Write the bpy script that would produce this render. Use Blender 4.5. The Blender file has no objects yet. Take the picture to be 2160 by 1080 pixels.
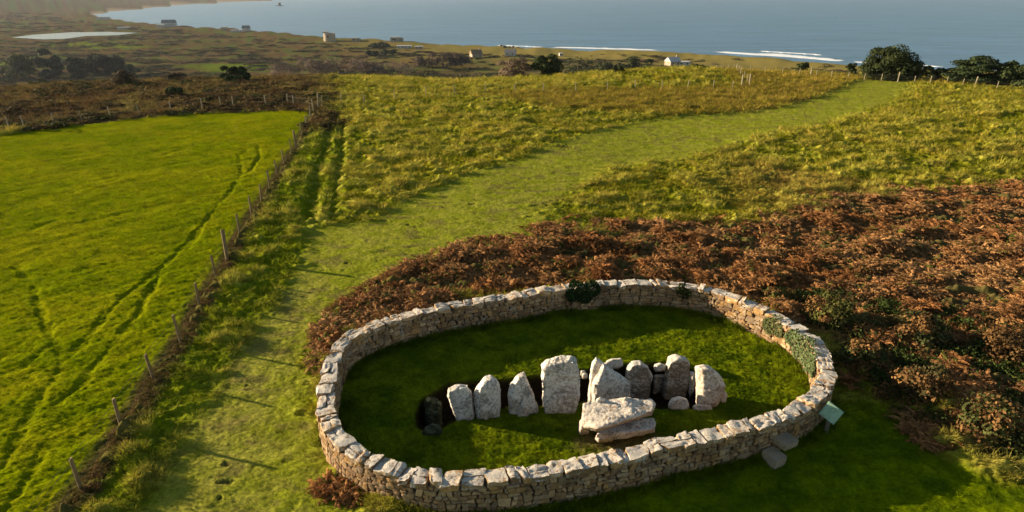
import bpy, bmesh, math, random
import numpy as np
from mathutils import Vector, Matrix, noise as mnoise
R = math.radians
random.seed(7); rng = np.random.default_rng(7)
scene = bpy.context.scene

# ------------------------------------------------------------------ camera
CAM_Z = 12.5; PITCH = R(23.9); F = 1265.0          # F: focal length in photo pixels (2160 wide)
cd = bpy.data.cameras.new('camera'); cam = bpy.data.objects.new('camera', cd)
scene.collection.objects.link(cam); scene.camera = cam
cam.location = (0, 0, CAM_Z); cam.rotation_euler = (R(90) - PITCH, 0, 0)
cd.sensor_width = 36; cd.lens = 36 * F / 2160; cd.clip_start = .1; cd.clip_end = 120000

# ------------------------------------------------------------------ light
SUN_EL, SUN_AZ = R(12.5), R(17)                     # azimuth: degrees beyond due left (-X) towards +Y
to_sun = Vector((-math.cos(SUN_AZ) * math.cos(SUN_EL), math.sin(SUN_AZ) * math.cos(SUN_EL), math.sin(SUN_EL)))
w = bpy.data.worlds.new('World'); scene.world = w; w.use_nodes = True
nt = w.node_tree; nt.nodes.clear()
o_ = nt.nodes.new('ShaderNodeOutputWorld'); bg = nt.nodes.new('ShaderNodeBackground'); sk = nt.nodes.new('ShaderNodeTexSky')
sk.sky_type = 'NISHITA'; sk.sun_disc = False; sk.sun_elevation = SUN_EL
sk.sun_rotation = math.atan2(to_sun.x, to_sun.y); sk.air_density = 1.0; sk.dust_density = .4; sk.ozone_density = 2.0
bg.inputs[1].default_value = .065
wb = nt.nodes.new('ShaderNodeMix'); wb.data_type = 'RGBA'; wb.blend_type = 'MULTIPLY'; wb.inputs[0].default_value = 1; wb.inputs[7].default_value = (1.16, 1, .80, 1)   # the photograph's warm white balance
nt.links.new(sk.outputs[0], wb.inputs[6]); nt.links.new(wb.outputs[2], bg.inputs[0]); nt.links.new(bg.outputs[0], o_.inputs[0])
sd_ = bpy.data.lights.new('sun', 'SUN'); sun = bpy.data.objects.new('sun', sd_); scene.collection.objects.link(sun)
sd_.energy = 5.0; sd_.angle = R(.5); sd_.color = (1, .82, .56)
sun.rotation_euler = (-to_sun).to_track_quat('-Z', 'Y').to_euler()
scene.view_settings.view_transform = 'Standard'; scene.view_settings.look = 'None'
scene.view_settings.exposure = 1.5; scene.view_settings.gamma = 1

# ------------------------------------------------------------------ helpers
SP, CP = math.sin(PITCH), math.cos(PITCH)
def ray(px, py):
    u = (px - 1080) / F; v = (py - 540) / F
    return Vector((u, CP - v * SP, -SP - v * CP))
def at(px, py, z=0.0):
    d = ray(px, py); t = (z - CAM_Z) / d.z
    return Vector((d.x * t, d.y * t, z))
def pts_at(L, z=0.0): return np.array([at(a, b, z)[:2] for a, b in L])

def _h(ix, iy, s):
    n = (ix.astype(np.int64) * 374761393 + iy.astype(np.int64) * 668265263 + s * 974634777) & 0x7fffffff
    n = ((n ^ (n >> 13)) * 1274126177) & 0x7fffffff
    return ((n ^ (n >> 16)) & 0xffff) / 65535.0
def vnoise(x, y, s=0):
    x = np.asarray(x, float); y = np.asarray(y, float)
    xi = np.floor(x); yi = np.floor(y); fx = x - xi; fy = y - yi
    fx = fx * fx * (3 - 2 * fx); fy = fy * fy * (3 - 2 * fy)
    a = _h(xi, yi, s); b = _h(xi + 1, yi, s); c = _h(xi, yi + 1, s); d = _h(xi + 1, yi + 1, s)
    return (a + (b - a) * fx) * (1 - fy) + (c + (d - c) * fx) * fy - .5
def fbm(x, y, s=0, o=3):
    r = 0; a = 1
    for k in range(o):
        r = r + a * vnoise(x * 2 ** k + 17.3 * k, y * 2 ** k - 9.1 * k, s + k); a *= .55
    return r
def sstep(a, b, x):
    t = np.clip((x - a) / (b - a), 0, 1); return t * t * (3 - 2 * t)
def seg_dist(x, y, P, closed=False):
    n = len(P); best = np.full(np.shape(x), 1e9)
    for i in range(n if closed else n - 1):
        a = P[i]; b = P[(i + 1) % n]; dx, dy = b - a; L = dx * dx + dy * dy + 1e-12
        t = np.clip(((x - a[0]) * dx + (y - a[1]) * dy) / L, 0, 1)
        best = np.minimum(best, (x - a[0] - t * dx) ** 2 + (y - a[1] - t * dy) ** 2)
    return np.sqrt(best)
def inside(x, y, P):
    r = np.zeros(np.shape(x), bool); n = len(P)
    for i in range(n):
        a = P[i]; b = P[(i + 1) % n]
        if a[1] == b[1]: continue
        c = ((a[1] > y) != (b[1] > y)) & (x < (b[0] - a[0]) * (y - a[1]) / (b[1] - a[1]) + a[0])
        r ^= c
    return r
def sd_poly(x, y, P):                                # positive inside
    d = seg_dist(x, y, P, True); return np.where(inside(x, y, P), d, -d)

def tag(o, label=None, cat=None, group=None, kind=None):
    for k, v in (('label', label), ('category', cat), ('group', group), ('kind', kind)):
        if v: o[k] = v
    return o
def link(name, me, mat=None, parent=None):
    o = bpy.data.objects.new(name, me); scene.collection.objects.link(o)
    if mat and me: me.materials.append(mat)
    if parent: o.parent = parent
    return o
def empty(name, loc, rz=0):
    o = bpy.data.objects.new(name, None); scene.collection.objects.link(o); o.location = loc; o.rotation_euler.z = rz
    o.empty_display_size = .3; return o
def mesh_np(name, V, Fq, smooth=True, cols=None):
    me = bpy.data.meshes.new(name); V = np.asarray(V, np.float32); Fq = np.asarray(Fq, np.int32)
    k = Fq.shape[1]
    me.vertices.add(len(V)); me.vertices.foreach_set('co', V.ravel())
    me.loops.add(Fq.size); me.loops.foreach_set('vertex_index', Fq.ravel())
    me.polygons.add(len(Fq)); me.polygons.foreach_set('loop_start', np.arange(0, Fq.size, k, dtype=np.int32))
    me.polygons.foreach_set('use_smooth', np.full(len(Fq), smooth))
    me.update(calc_edges=True)
    if cols is not None:
        c = np.ones((len(V), 4), np.float32); c[:, :3] = cols
        at_ = me.color_attributes.new('tint', 'FLOAT_COLOR', 'POINT'); at_.data.foreach_set('color', c.ravel())
    return me

# ------------------------------------------------------------------ materials
def mat_new(name):
    m = bpy.data.materials.new(name); m.use_nodes = True
    return m, m.node_tree, m.node_tree.nodes['Principled BSDF']
def N(t, kind, **kw):
    n = t.nodes.new(kind)
    for k, v in kw.items(): setattr(n, k, v)
    return n
def noise_tex(t, scale, detail=4, rough=.6, coord=None):
    n = N(t, 'ShaderNodeTexNoise'); n.inputs['Scale'].default_value = scale
    n.inputs['Detail'].default_value = detail; n.inputs['Roughness'].default_value = rough
    if coord: t.links.new(coord, n.inputs['Vector'])
    return n
def ramp(t, src, stops):
    r = N(t, 'ShaderNodeValToRGB'); e = r.color_ramp.elements
    while len(e) < len(stops): e.new(.5)
    for i, (p, c) in enumerate(stops):
        e[i].position = p; e[i].color = (c, c, c, 1) if isinstance(c, (int, float)) else (*c, 1)
    t.links.new(src, r.inputs[0]); return r
def mixc(t, a, b, fac, mode='MIX'):
    m = N(t, 'ShaderNodeMix', data_type='RGBA', blend_type=mode)
    for s, i in ((fac, 0), (a, 6), (b, 7)):
        if hasattr(s, 'node'): t.links.new(s, m.inputs[i])
        elif isinstance(s, (int, float)): m.inputs[i].default_value = s if i == 0 else (s, s, s, 1)
        else: m.inputs[i].default_value = (*s, 1)
    return m.outputs[2]

def ground_mat():
    m, t, b = mat_new('ground_cover'); b.inputs['Roughness'].default_value = 1; b.inputs['Specular IOR Level'].default_value = 0
    a = N(t, 'ShaderNodeAttribute', attribute_name='tint'); g = N(t, 'ShaderNodeNewGeometry')
    n1 = noise_tex(t, 9, 5, .75, g.outputs['Position']); n2 = noise_tex(t, .9, 4, .6, g.outputs['Position'])
    r1 = ramp(t, n1.outputs[0], [(.3, .55), (.7, 1.5)]); r2 = ramp(t, n2.outputs[0], [(.3, .85), (.7, 1.15)])
    c = mixc(t, a.outputs[0], r1.outputs[0], 1.0, 'MULTIPLY'); c = mixc(t, c, r2.outputs[0], 1.0, 'MULTIPLY')
    t.links.new(c, b.inputs[0])
    bp = N(t, 'ShaderNodeBump'); bp.inputs['Strength'].default_value = .6; bp.inputs['Distance'].default_value = .06
    t.links.new(n1.outputs[0], bp.inputs['Height']); t.links.new(bp.outputs[0], b.inputs['Normal'])
    return m
def leaf_mat(name, instanced, trans=.25, col=None, var=.25):
    m, t, b = mat_new(name); b.inputs['Roughness'].default_value = .8; b.inputs['Specular IOR Level'].default_value = .04
    if instanced: a = N(t, 'ShaderNodeAttribute', attribute_name='tint', attribute_type='INSTANCER')
    else: a = N(t, 'ShaderNodeAttribute', attribute_name='tint')
    src = a.outputs[0]
    g = N(t, 'ShaderNodeNewGeometry'); n = noise_tex(t, 3.0, 3, .6, g.outputs['Position'])
    r = ramp(t, n.outputs[0], [(.3, 1 - var), (.7, 1 + var)])
    c = mixc(t, src if col is None else col, r.outputs[0], 1.0, 'MULTIPLY')
    if instanced:                                    # blade shade carried by the blade mesh
        a2 = N(t, 'ShaderNodeAttribute', attribute_name='blade'); c = mixc(t, c, a2.outputs[0], 1.0, 'MULTIPLY')
    t.links.new(c, b.inputs[0])
    tr = N(t, 'ShaderNodeBsdfTranslucent'); t.links.new(c, tr.inputs[0])
    ms = N(t, 'ShaderNodeMixShader'); ms.inputs[0].default_value = trans
    t.links.new(b.outputs[0], ms.inputs[1]); t.links.new(tr.outputs[0], ms.inputs[2])
    t.links.new(ms.outputs[0], t.nodes['Material Output'].inputs[0]); return m
def stone_mat(name, base, lichen=(.5, .47, .42), lich_pos=.5, yellow=.0, top_bias=0., spots=(.06, .055, .05), attr=True, dark=.6):
    m, t, b = mat_new(name); b.inputs['Roughness'].default_value = .9; b.inputs['Specular IOR Level'].default_value = .15
    g = N(t, 'ShaderNodeNewGeometry'); P = g.outputs['Position']
    n0 = noise_tex(t, 2.2, 5, .65, P); n1 = noise_tex(t, 11, 6, .75, P); n2 = noise_tex(t, 20, 4, .75, P); n3 = noise_tex(t, 1.1, 3, .6, P)
    c = base
    if attr:
        a = N(t, 'ShaderNodeAttribute', attribute_name='tint'); c = a.outputs[0]
    c = mixc(t, c, ramp(t, n1.outputs[0], [(.3, .7), (.7, 1.3)]).outputs[0], 1.0, 'MULTIPLY')
    c = mixc(t, c, ramp(t, n3.outputs[0], [(.35, .72), (.65, 1.15)]).outputs[0], 1.0, 'MULTIPLY')
    sx = N(t, 'ShaderNodeSeparateXYZ'); t.links.new(g.outputs['Normal'], sx.inputs[0])
    ad = N(t, 'ShaderNodeMath', operation='MULTIPLY_ADD'); t.links.new(sx.outputs[2], ad.inputs[0]); ad.inputs[1].default_value = top_bias
    t.links.new(n1.outputs[0], ad.inputs[2])
    ad2 = N(t, 'ShaderNodeMath', operation='MULTIPLY_ADD'); t.links.new(n0.outputs[0], ad2.inputs[0]); ad2.inputs[1].default_value = .7; t.links.new(ad.outputs[0], ad2.inputs[2])
    lf = ramp(t, ad2.outputs[0], [(lich_pos + .3, 0.), (lich_pos + .42, .9)])
    c = mixc(t, c, lichen, lf.outputs[0])
    if yellow:
        n4 = noise_tex(t, .8, 3, .6, P); n5 = noise_tex(t, 7, 3, .6, P)
        mm = N(t, 'ShaderNodeMath', operation='ADD'); t.links.new(n4.outputs[0], mm.inputs[0]); t.links.new(n5.outputs[0], mm.inputs[1])
        c = mixc(t, c, (.42, .24, .04), ramp(t, mm.outputs[0], [(1.18 - yellow, 0.), (1.28 - yellow, .75)]).outputs[0])
    sp = ramp(t, n2.outputs[0], [(.33, dark), (.47, 0.)]); c = mixc(t, c, spots, sp.outputs[0])
    t.links.new(c, b.inputs[0])
    bp = N(t, 'ShaderNodeBump'); bp.inputs['Strength'].default_value = .8; bp.inputs['Distance'].default_value = .04
    t.links.new(n1.outputs[0], bp.inputs['Height']); t.links.new(bp.outputs[0], b.inputs['Normal']); return m
def plain_mat(name, col, rough=.8, var=.2, scale=3.):
    m, t, b = mat_new(name); b.inputs['Roughness'].default_value = rough; b.inputs['Specular IOR Level'].default_value = .2
    g = N(t, 'ShaderNodeNewGeometry'); n = noise_tex(t, scale, 4, .65, g.outputs['Position'])
    t.links.new(mixc(t, col, ramp(t, n.outputs[0], [(.3, 1 - var), (.7, 1 + var)]).outputs[0], 1.0, 'MULTIPLY'), b.inputs[0]); return m

# ------------------------------------------------------------------ plan (metres on the plateau)
WALL_H = 1.1
wall_px = [(684, 856), (689, 812), (694, 770), (708, 737), (731, 712), (766, 693), (818, 672), (892, 653), (966, 639), (1025, 630), (1084, 621),
  (1155, 608), (1210, 600), (1259, 596), (1306, 594), (1369, 593), (1432, 597), (1482, 605), (1520, 614), (1558, 627), (1599, 643), (1636, 660),
  (1671, 680), (1702, 703), (1728, 730), (1743, 762), (1746, 795), (1730, 826), (1697, 850), (1656, 871), (1610, 886), (1552, 901), (1497, 912), (1439, 925),
  (1402, 933), (1364, 943), (1314, 957), (1240, 970), (1170, 983), (1100, 994), (1030, 1002), (960, 1004), (900, 1000), (850, 990), (800, 975), (760, 956),
  (722, 928), (698, 895)]
def closed_spline(P, step):
    P = np.asarray(P); n = len(P); out = []
    for i in range(n):
        p0, p1, p2, p3 = P[i - 1], P[i], P[(i + 1) % n], P[(i + 2) % n]
        for t in np.linspace(0, 1, 12, endpoint=False):
            out.append(.5 * ((2 * p1) + (-p0 + p2) * t + (2 * p0 - 5 * p1 + 4 * p2 - p3) * t * t + (-p0 + 3 * p1 - 3 * p2 + p3) * t ** 3))
    out = np.array(out); k = np.array([1, 2, 3, 4, 5, 6, 7, 8, 7, 6, 5, 4, 3, 2, 1.]); k /= k.sum()
    for _ in range(2):
        out = sum(kk * np.roll(out, j - 7, axis=0) for j, kk in enumerate(k))
    d = np.r_[0, np.cumsum(np.linalg.norm(np.roll(out, -1, 0) - out, axis=1))]
    L = d[-1]; m = int(L / step); s = np.linspace(0, L, m, endpoint=False); cl = np.vstack([out, out[:1]])
    return np.c_[np.interp(s, d, cl[:, 0]), np.interp(s, d, cl[:, 1])], L
WC, WL = closed_spline(pts_at(wall_px, WALL_H), .05)       # centre line, anticlockwise or clockwise
WC_coarse = WC[::10]
WN = len(WC)
def wpt(s):
    f = (s / WL * WN) % WN; i = int(f); t = f - i; p = WC[i] * (1 - t) + WC[(i + 1) % WN] * t
    a = WC[(i - 3) % WN]; b = WC[(i + 4) % WN]; tv = b - a; tv = tv / np.linalg.norm(tv)
    nv = np.array([tv[1], -tv[0]]) * WSIGN
    return p, tv, nv                                        # nv points outwards
WSIGN = 1.0
_c = WC.mean(0); _p, _t, _n = wpt(0)
if np.dot(_p - _c, _n) < 0: WSIGN = -1.0

fence_px = [(172, 1034), (259, 911), (324, 799), (381, 722), (421, 645), (456, 585), (480, 548), (506, 495), (531, 456), (552, 428), (569, 397), (586, 371),
            (600, 347), (615, 324), (626, 313), (637, 284), (647, 269), (655, 249), (662, 237), (672, 229)]
FEN = pts_at([(60, 1190)] + fence_px)
field_px = [(-1500, 1500), (60, 1190)] + fence_px[:-1] + [(645, 233), (560, 233), (430, 239), (296, 251), (130, 272), (0, 288), (-500, 345), (-1800, 420)]
path_px = [(300, 1400), (330, 1080), (390, 960), (445, 840), (485, 765), (555, 685), (605, 605), (640, 560), (652, 500), (655, 478), (700, 478), (790, 472), (850, 432), (930, 398),
  (1010, 368), (1110, 342), (1190, 312), (1270, 282), (1370, 260), (1480, 247), (1600, 241), (1700, 226), (1760, 206), (1805, 187), (1835, 170), (1905, 168),
  (1890, 190), (1850, 215), (1770, 240), (1680, 265), (1560, 285), (1480, 310), (1400, 330), (1270, 347), (1220, 372), (1150, 412), (1090, 445), (1110, 475),
  (1180, 478), (1010, 520), (900, 545), (800, 580), (740, 620), (690, 655), (648, 700), (640, 760), (655, 830), (668, 900), (690, 980), (740, 1050), (800, 1100), (830, 1400)]
bracken_px = [(668, 700), (712, 655), (768, 612), (850, 563), (900, 545), (960, 530), (1060, 520), (1120, 500), (1200, 490), (1300, 487), (1400, 482), (1500, 478), (1620, 480), (1680, 458),
  (1740, 430), (1850, 412), (2000, 402), (2160, 392), (2700, 380), (3400, 800), (2700, 1020), (2300, 1020), (2130, 960), (1980, 910), (1880, 850), (1830, 760), (1790, 700),
  (1700, 690), (1600, 645), (1480, 606), (1300, 598), (1150, 608), (1000, 635), (860, 660), (770, 690), (715, 735), (700, 790), (676, 780)]
bramble_px = [(1600, 625), (1700, 620), (1800, 640), (1950, 650), (2160, 690), (2600, 760), (2700, 1020), (2300, 1020), (2130, 960), (1980, 910), (1880, 850), (1830, 760), (1760, 700), (1680, 670)]
gold_px = [(1040, 196), (1150, 190), (1300, 192), (1460, 190), (1560, 185), (1500, 142), (1620, 143), (1800, 150), (1840, 172), (1740, 215), (1600, 240), (1450, 244), (1300, 234), (1150, 226)]
pit_px = [(876, 874), (890, 842), (945, 808), (1050, 800), (1150, 790), (1250, 776), (1310, 770), (1360, 765), (1420, 763), (1466, 782), (1492, 830), (1480, 862), (1400, 862), (1300, 850),
          (1230, 848), (1140, 856), (1050, 862), (985, 872), (940, 900), (900, 912), (878, 900)]
G = {k: pts_at(v) for k, v in dict(field=field_px, path=path_px, bracken=bracken_px, bramble=bramble_px, gold=gold_px, pit=pit_px).items()}
ruts = [[(706, 240), (690, 290), (672, 360), (658, 430), (652, 490), (648, 560), (610, 620)], [(722, 256), (722, 310), (712, 380), (702, 440), (697, 470)]]
ruts = [pts_at(r) for r in ruts]
tracks = [[(546, 305), (548, 330), (530, 360), (512, 368)], [(520, 318), (505, 330), (510, 365), (490, 400), (460, 435), (430, 470), (395, 510), (360, 545), (320, 580), (265, 620), (225, 660), (190, 710), (150, 750)],
  [(428, 475), (412, 500), (395, 525)], [(340, 575), (310, 620), (295, 655), (250, 710), (205, 760), (170, 810), (120, 850)], [(35, 560), (70, 600), (85, 660), (120, 730), (125, 780), (80, 840), (45, 900), (5, 980)],
  [(220, 655), (200, 690), (150, 745)], [(100, 930), (60, 1000), (20, 1060), (-20, 1120)], [(0, 790), (50, 770), (110, 725)], [(190, 395), (150, 410), (130, 420)], [(255, 375), (215, 400), (190, 405)], [(390, 315), (350, 328), (330, 333)],
  [(0, 500), (60, 490), (120, 465)]]
tracks = [pts_at(r) for r in tracks]

# coast (metres, at sea level)
SEA = -50.0
coast_px = [(2600, 175), (2160, 152), (1960, 141), (1830, 134), (1760, 129), (1640, 120), (1500, 111), (1380, 107), (1160, 101), (1060, 97), (900, 88), (830, 83), (720, 77), (600, 66), (520, 60), (440, 55),
            (370, 51), (300, 45), (235, 39), (192, 32), (225, 25), (290, 20), (347, 13), (433, 7.), (567, 0), (640, -4)]
CO = pts_at(coast_px, SEA)
CO = np.array([at(a, b, -45.2 if b > 44 else SEA)[:2] for a, b in coast_px])
LAND = np.vstack([[[3000, 330]], CO, [[-2600, 12000], [-20000, 26000], [-30000, 0], [-8000, -20000], [20000, -20000], [20000, -4000]]])
pond = pts_at([(25, 79), (70, 73), (150, 68), (230, 67), (292, 69), (250, 74), (180, 76), (135, 82), (90, 83)], -45.5)
th_k = np.radians([-180, -60, -40, -20, -5, 5, 12, 20, 28, 40, 60, 180]); ed_k = [60, 80, 100, 92, 80, 84, 92, 98, 102, 108, 108, 60]
def zmac(x, y, fine=True):
    x = np.asarray(x, float); y = np.asarray(y, float)
    r = np.hypot(x, y); th = np.arctan2(x, y)
    ed = np.interp(th, th_k, ed_k)
    t = np.clip((r - ed) / 225, 0, 1); s = t * t * (3 - 2 * t)
    z = -46 * s + .25 * fbm(x / 14, y / 14, 5, 2) * sstep(14, 40, r)
    z = z + 1.1 * np.exp(-((x - 26) / 16) ** 2 - ((y - 100) / 10) ** 2)     # low mound at the plateau rim
    far = sstep(180, 420, r)
    z = z + far * (2.2 * fbm(x / 70, y / 45, 8, 3) + 1.2 * fbm(x / 18, y / 14, 12, 2))
    big = np.any(r > 350)
    if big:
        m = r > 350; xs, ys, rs, zs, ts = x[m], y[m], r[m], z[m], th[m]
        sdl = sd_poly(xs, ys, LAND)
        zs = zs + 1.8 * np.exp(-((sdl - 28) / 16) ** 2) * (rs < 1500)
        shore = sstep(0, 22, sdl); zs = np.where(sdl > 0, (SEA - .4) * (1 - shore) + zs * shore, SEA - .4 - 3 * sstep(0, -60, sdl) * 1.0)
        zs = np.where(sdl > 0, zs, SEA - .4 - 3 * (1 - sstep(-60, 0, sdl)))
        hill = sstep(0, 500, sdl - 60) * sstep(1500, 3300, rs)
        left = sstep(R(-14), R(-34), ts)
        zs = zs + hill * (np.clip(48 + 34 * fbm(xs / 700, ys / 700, 21, 3), 0, 200) * np.maximum(left * .9 + .35, 0) + 6 * fbm(xs / 120, ys / 120, 31, 3))
        pm = sd_poly(xs, ys, pond); zs = zs - 2.0 * 0 ; zs = np.where(pm > -25, zs * sstep(0, -25, pm) * 1. + -46.2 * (1 - sstep(0, -25, pm)), zs)
        z[m] = zs
    return z

def zone(x, y):
    Z = {}
    jx = x + .5 * fbm(x * 1.1, y * 1.1, 41, 2); jy = y + .5 * fbm(x * 1.1, y * 1.1, 43, 2)
    jb_ = .5 + 1.7 * sstep(-6, 2, x)
    Z['field'] = sd_poly(x, y, G['field']); Z['path'] = sd_poly(jx, jy, G['path']); Z['bracken'] = sd_poly(x + jb_ * fbm(x * .5, y * .5, 44, 3), y + jb_ * fbm(x * .5, y * .5, 45, 3), G['bracken'])
    Z['gold'] = sd_poly(jx, jy, G['gold']); Z['bramble'] = sd_poly(jx, jy, G['bramble']); Z['fence'] = seg_dist(x, y, FEN)
    Z['wall'] = sd_poly(x, y, WC_coarse); Z['pit'] = sd_poly(x, y, G['pit'])
    Z['rut'] = np.minimum(seg_dist(x, y, ruts[0]), seg_dist(x, y, ruts[1]) + .12)
    Z['track'] = np.min([seg_dist(x, y, q) for q in tracks], axis=0)
    return Z
L3 = lambda a, b, t: a[None, :] * (1 - t[:, None]) + b[None, :] * t[:, None] if a.ndim == 1 else a * (1 - t[:, None]) + b[None, :] * t[:, None]
C = {k: np.array(v) for k, v in dict(field=(.115, .15, .001), field2=(.20, .20, .003), path=(.18, .205, .010), path2=(.255, .24, .04), tus=(.12, .135, .004), tus2=(.23, .205, .012),
     gold=(.27, .19, .04), inner=(.06, .09, .002), inner2=(.15, .175, .004), brack=(.24, .10, .034), brack2=(.33, .178, .072), soil=(.05, .035, .02), scrub=(.085, .055, .022), scrub2=(.15, .12, .035),
     plain=(.095, .075, .024), plain2=(.12, .072, .036), dune=(.24, .19, .05), sand=(.35, .27, .18), gr=(.07, .10, .02)).items()}
PLOTS = [pts_at(q, -46) for q in ([(-80, 131), (48, 130), (66, 144), (50, 152), (-80, 156)], [(60, 92), (190, 88), (330, 99), (250, 104), (120, 98)], [(700, 150), (840, 148), (850, 156), (700, 160)], [(380, 140), (560, 136), (590, 146), (420, 152)])]
HOLES = [(473, 1013, .22), (480, 978, .13), (466, 1050, .13), (521, 812, .07), (640, 625, .1), (575, 640, .1), (860, 477, .22), (875, 481, .2), (815, 467, .3), (995, 434, .25), (1190, 312, .9), (735, 555, .2), (935, 440, .2), (1150, 505, .3), (1060, 515, .45)]
def micro_and_colour(x, y):
    r = np.hypot(x, y); n = len(x); Z = zone(x, y)
    inn = Z['wall'] > 0
    fi = sstep(-.05, .15, Z['field']); pa = sstep(-.5 - 2.6 * sstep(-2, 4, x) - .9 * np.clip(fbm(x * .3, y * .3, 46, 2) + .3, 0, 1), .45, Z['path'] + .5 * fbm(x * .8, y * 1.4, 47, 3)) * (~inn); br = sstep(-1, 1.5, Z['bracken']) * (~inn)
    near = 1 - sstep(120, 200, r)
    # tussocks: cushions ridged across the slope
    a = fbm(x * .85 + .2 * y, y * 1.9, 51, 3); tu = np.clip(a + .12, 0, 1) ** 1.1
    b = fbm(x * 3.1, y * 4.2, 57, 2)
    h_t = .5 * tu + .15 * b + .07 * vnoise(x * 8, y * 11, 59)
    h_f = .045 * fbm(x * 1.5 + y * .4, y * 3.0 - x * .4, 61, 3) + .04 * np.abs(vnoise(x * 3.3, y * 6.5, 63)) + .035 * vnoise(x * 8, y * 12, 64) + .055 * fbm((x * .75 - y * .66) * 1.6, (x * .66 + y * .75) * .16, 69, 3) + .08 * fbm(x * .25, y * .6, 67, 2)
    h_p = .035 * fbm(x * 1.5, y * 2.4, 71, 2) + .024 * vnoise(x * 5, y * 8, 73) + .018 * vnoise(x * 10, y * 13, 74)
    h_i = .03 * fbm(x * 2, y * 2, 81, 2) + .035 * vnoise(x * 6, y * 8, 83) + .03 * vnoise(x * 12, y * 14, 84)
    w_i = inn.astype(float); w_p = pa * (1 - w_i); w_f = fi * (1 - w_i) * (1 - w_p); w_t = np.clip(1 - w_i - w_p - w_f, 0, 1)
    # smooth grass skirt outside the wall on the near right
    skirt = (~inn) * sstep(-3.5, -1.2, x) * sstep(17, 15, y) * sstep(.4, -.9, Z['bracken'] + .8 * fbm(x, y, 48, 2))
    h_t = h_t * (1 - .8 * skirt)
    h = w_i * h_i + w_p * h_p + w_f * h_f + w_t * h_t
    h = h - (1 - w_i) * (.30 * sstep(.8, .12, Z['rut'] + .12 * vnoise(x * 2, y * 2, 49))) * (r < 110) * sstep(-.4, -1.4, Z['path'])
    h = h - w_f * .062 * sstep(.26, .02, Z['track'] + .22 * vnoise(x * 1.6, y * 1.6, 66) + .1 * vnoise(x * 5, y * 5, 65)) * (.8 + 1.1 * vnoise(x * .5, y * .5, 68))
    # sunken chamber
    h = h - 1.15 * sstep(-.02, .28, Z['pit'])
    # bare worn hollows in the path
    hol = np.zeros(n)
    for (a, b, q) in HOLES: p = at(a, b); hol = np.maximum(hol, sstep(1, .35, np.hypot((x - p.x) / q, (y - p.y) / (q * .7)) + 1.6 * fbm(x * 6, y * 6, 77, 3)))
    h = h - .05 * hol
    h = h * near
    # colour
    m1 = np.clip(.5 + 1.3 * fbm(x * .35, y * .35, 91, 3), 0, 1); m2 = np.clip(.5 + 1.5 * fbm(x * 1.7, y * 1.9, 95, 3), 0, 1)
    c = L3(C['tus'], C['tus2'], np.clip(.65 * m1 + .5 * m2 - .15, 0, 1))
    c = L3(c, np.array((.17, .10, .03)), np.clip(1.9 * fbm(x * .16, y * .22, 99, 3) + .1, 0, .75) * sstep(8, 22, x) * sstep(60, 40, y)); gd = sstep(-1, 3, Z['gold']); c = L3(c, C['gold'], gd * .8)
    c = L3(c, np.array((.37, .33, .055)), np.clip(tu * 1.5 - .1, 0, .75) * (1 - .5 * gd)); c = L3(c, np.array((.115, .155, .004)), sstep(7, 2, Z['fence']) * (r < 62) * np.clip(1 - tu * 1.3, .25, .8))  # pale straw on tussock crests paints in sunlit highlights; greener along the fence
    c = L3(c, C['soil'], .55 * sstep(-.05, -.3, a) * (1 - skirt))
    c = c * (1 - skirt[:, None]) + L3(C['inner'], C['field'], m2) * skirt[:, None]
    cf = L3(C['field'], C['field2'], m1 * .6 + m2 * .4); c = c * (1 - w_f[:, None]) + cf * w_f[:, None]
    wt = sstep(1.8, 0, np.abs(seg_dist(x, y, pts_at([(420, 1080), (480, 900), (560, 740), (640, 600)])))) * .8 + .25
    wr_ = np.clip(2.2 * fbm(x * .9, y * 1.6, 98, 4) - .35, 0, .55)
    cp_ = L3(C['path'], C['path2'], np.clip(m2 * .5 + wt * .5, 0, 1)); cp_ = L3(cp_, np.array((.13, .10, .04)), wr_); c = c * (1 - w_p[:, None]) + cp_ * w_p[:, None]
    ci = L3(C['inner'], C['inner2'], m2 * .7); c = c * (1 - w_i[:, None]) + ci * w_i[:, None]
    c = L3(c, C['soil'], np.clip(hol, 0, 1) * .7); c = L3(c, C['soil'], br * .85)
    q = at(1300, 928); c = L3(c, np.array((.17, .13, .05)), .8 * sstep(1.3, .5, np.hypot((x - q.x) / 1.25, (y - q.y) / .6) + .6 * fbm(x * 3, y * 3, 79, 2))); c = L3(c, C['soil'] * .3, sstep(-.1, .06, Z['pit']))  # dry patch, then chamber soil painted near black for the hollow's shade
    fz = sstep(.75, .3, Z['fence']) * (r < 75); c = L3(c, C['soil'], fz * .8)
    # scrub slope on the left, beyond the field
    px_ = x / np.maximum(y, 1); sc = sstep(-.26, -.33, px_) * (1 - fi) * sstep(55, 62, y) * (Z['field'] < 0)
    cs = L3(C['scrub'], C['scrub2'], np.clip(m1 * 1.2 - .2, 0, 1)); c = c * (1 - sc[:, None]) + cs * sc[:, None]
    # plain
    far = sstep(130, 230, r)
    if np.any(far > 0):
        k1 = np.clip(.5 + 1.2 * fbm(x / 60, y / 25, 101, 3), 0, 1); k2 = np.clip(.5 + 1.5 * fbm(x / 12, y / 8, 105, 3), 0, 1)
        cpn = L3(C['plain'], C['plain2'], k1); cpn = L3(cpn, C['gr'], np.clip(k2 * 1.6 - .8, 0, 1))
        for q in PLOTS: cpn = L3(cpn, np.array((.11, .15, .01)), (sd_poly(x, y, q) > 0) * .9 * (r < 1500))
        cpn = L3(cpn, C['scrub'], np.clip(1.1 - k2 * 2.2, 0, 1) * .8)
        m = r > 350; sdl = np.full(n, 500.); sdl[m] = sd_poly(x[m], y[m], LAND)
        du = sstep(260, 60, sdl) * sstep(-.45, .1, px_); cpn = L3(cpn, C['dune'], du * .85)
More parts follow.
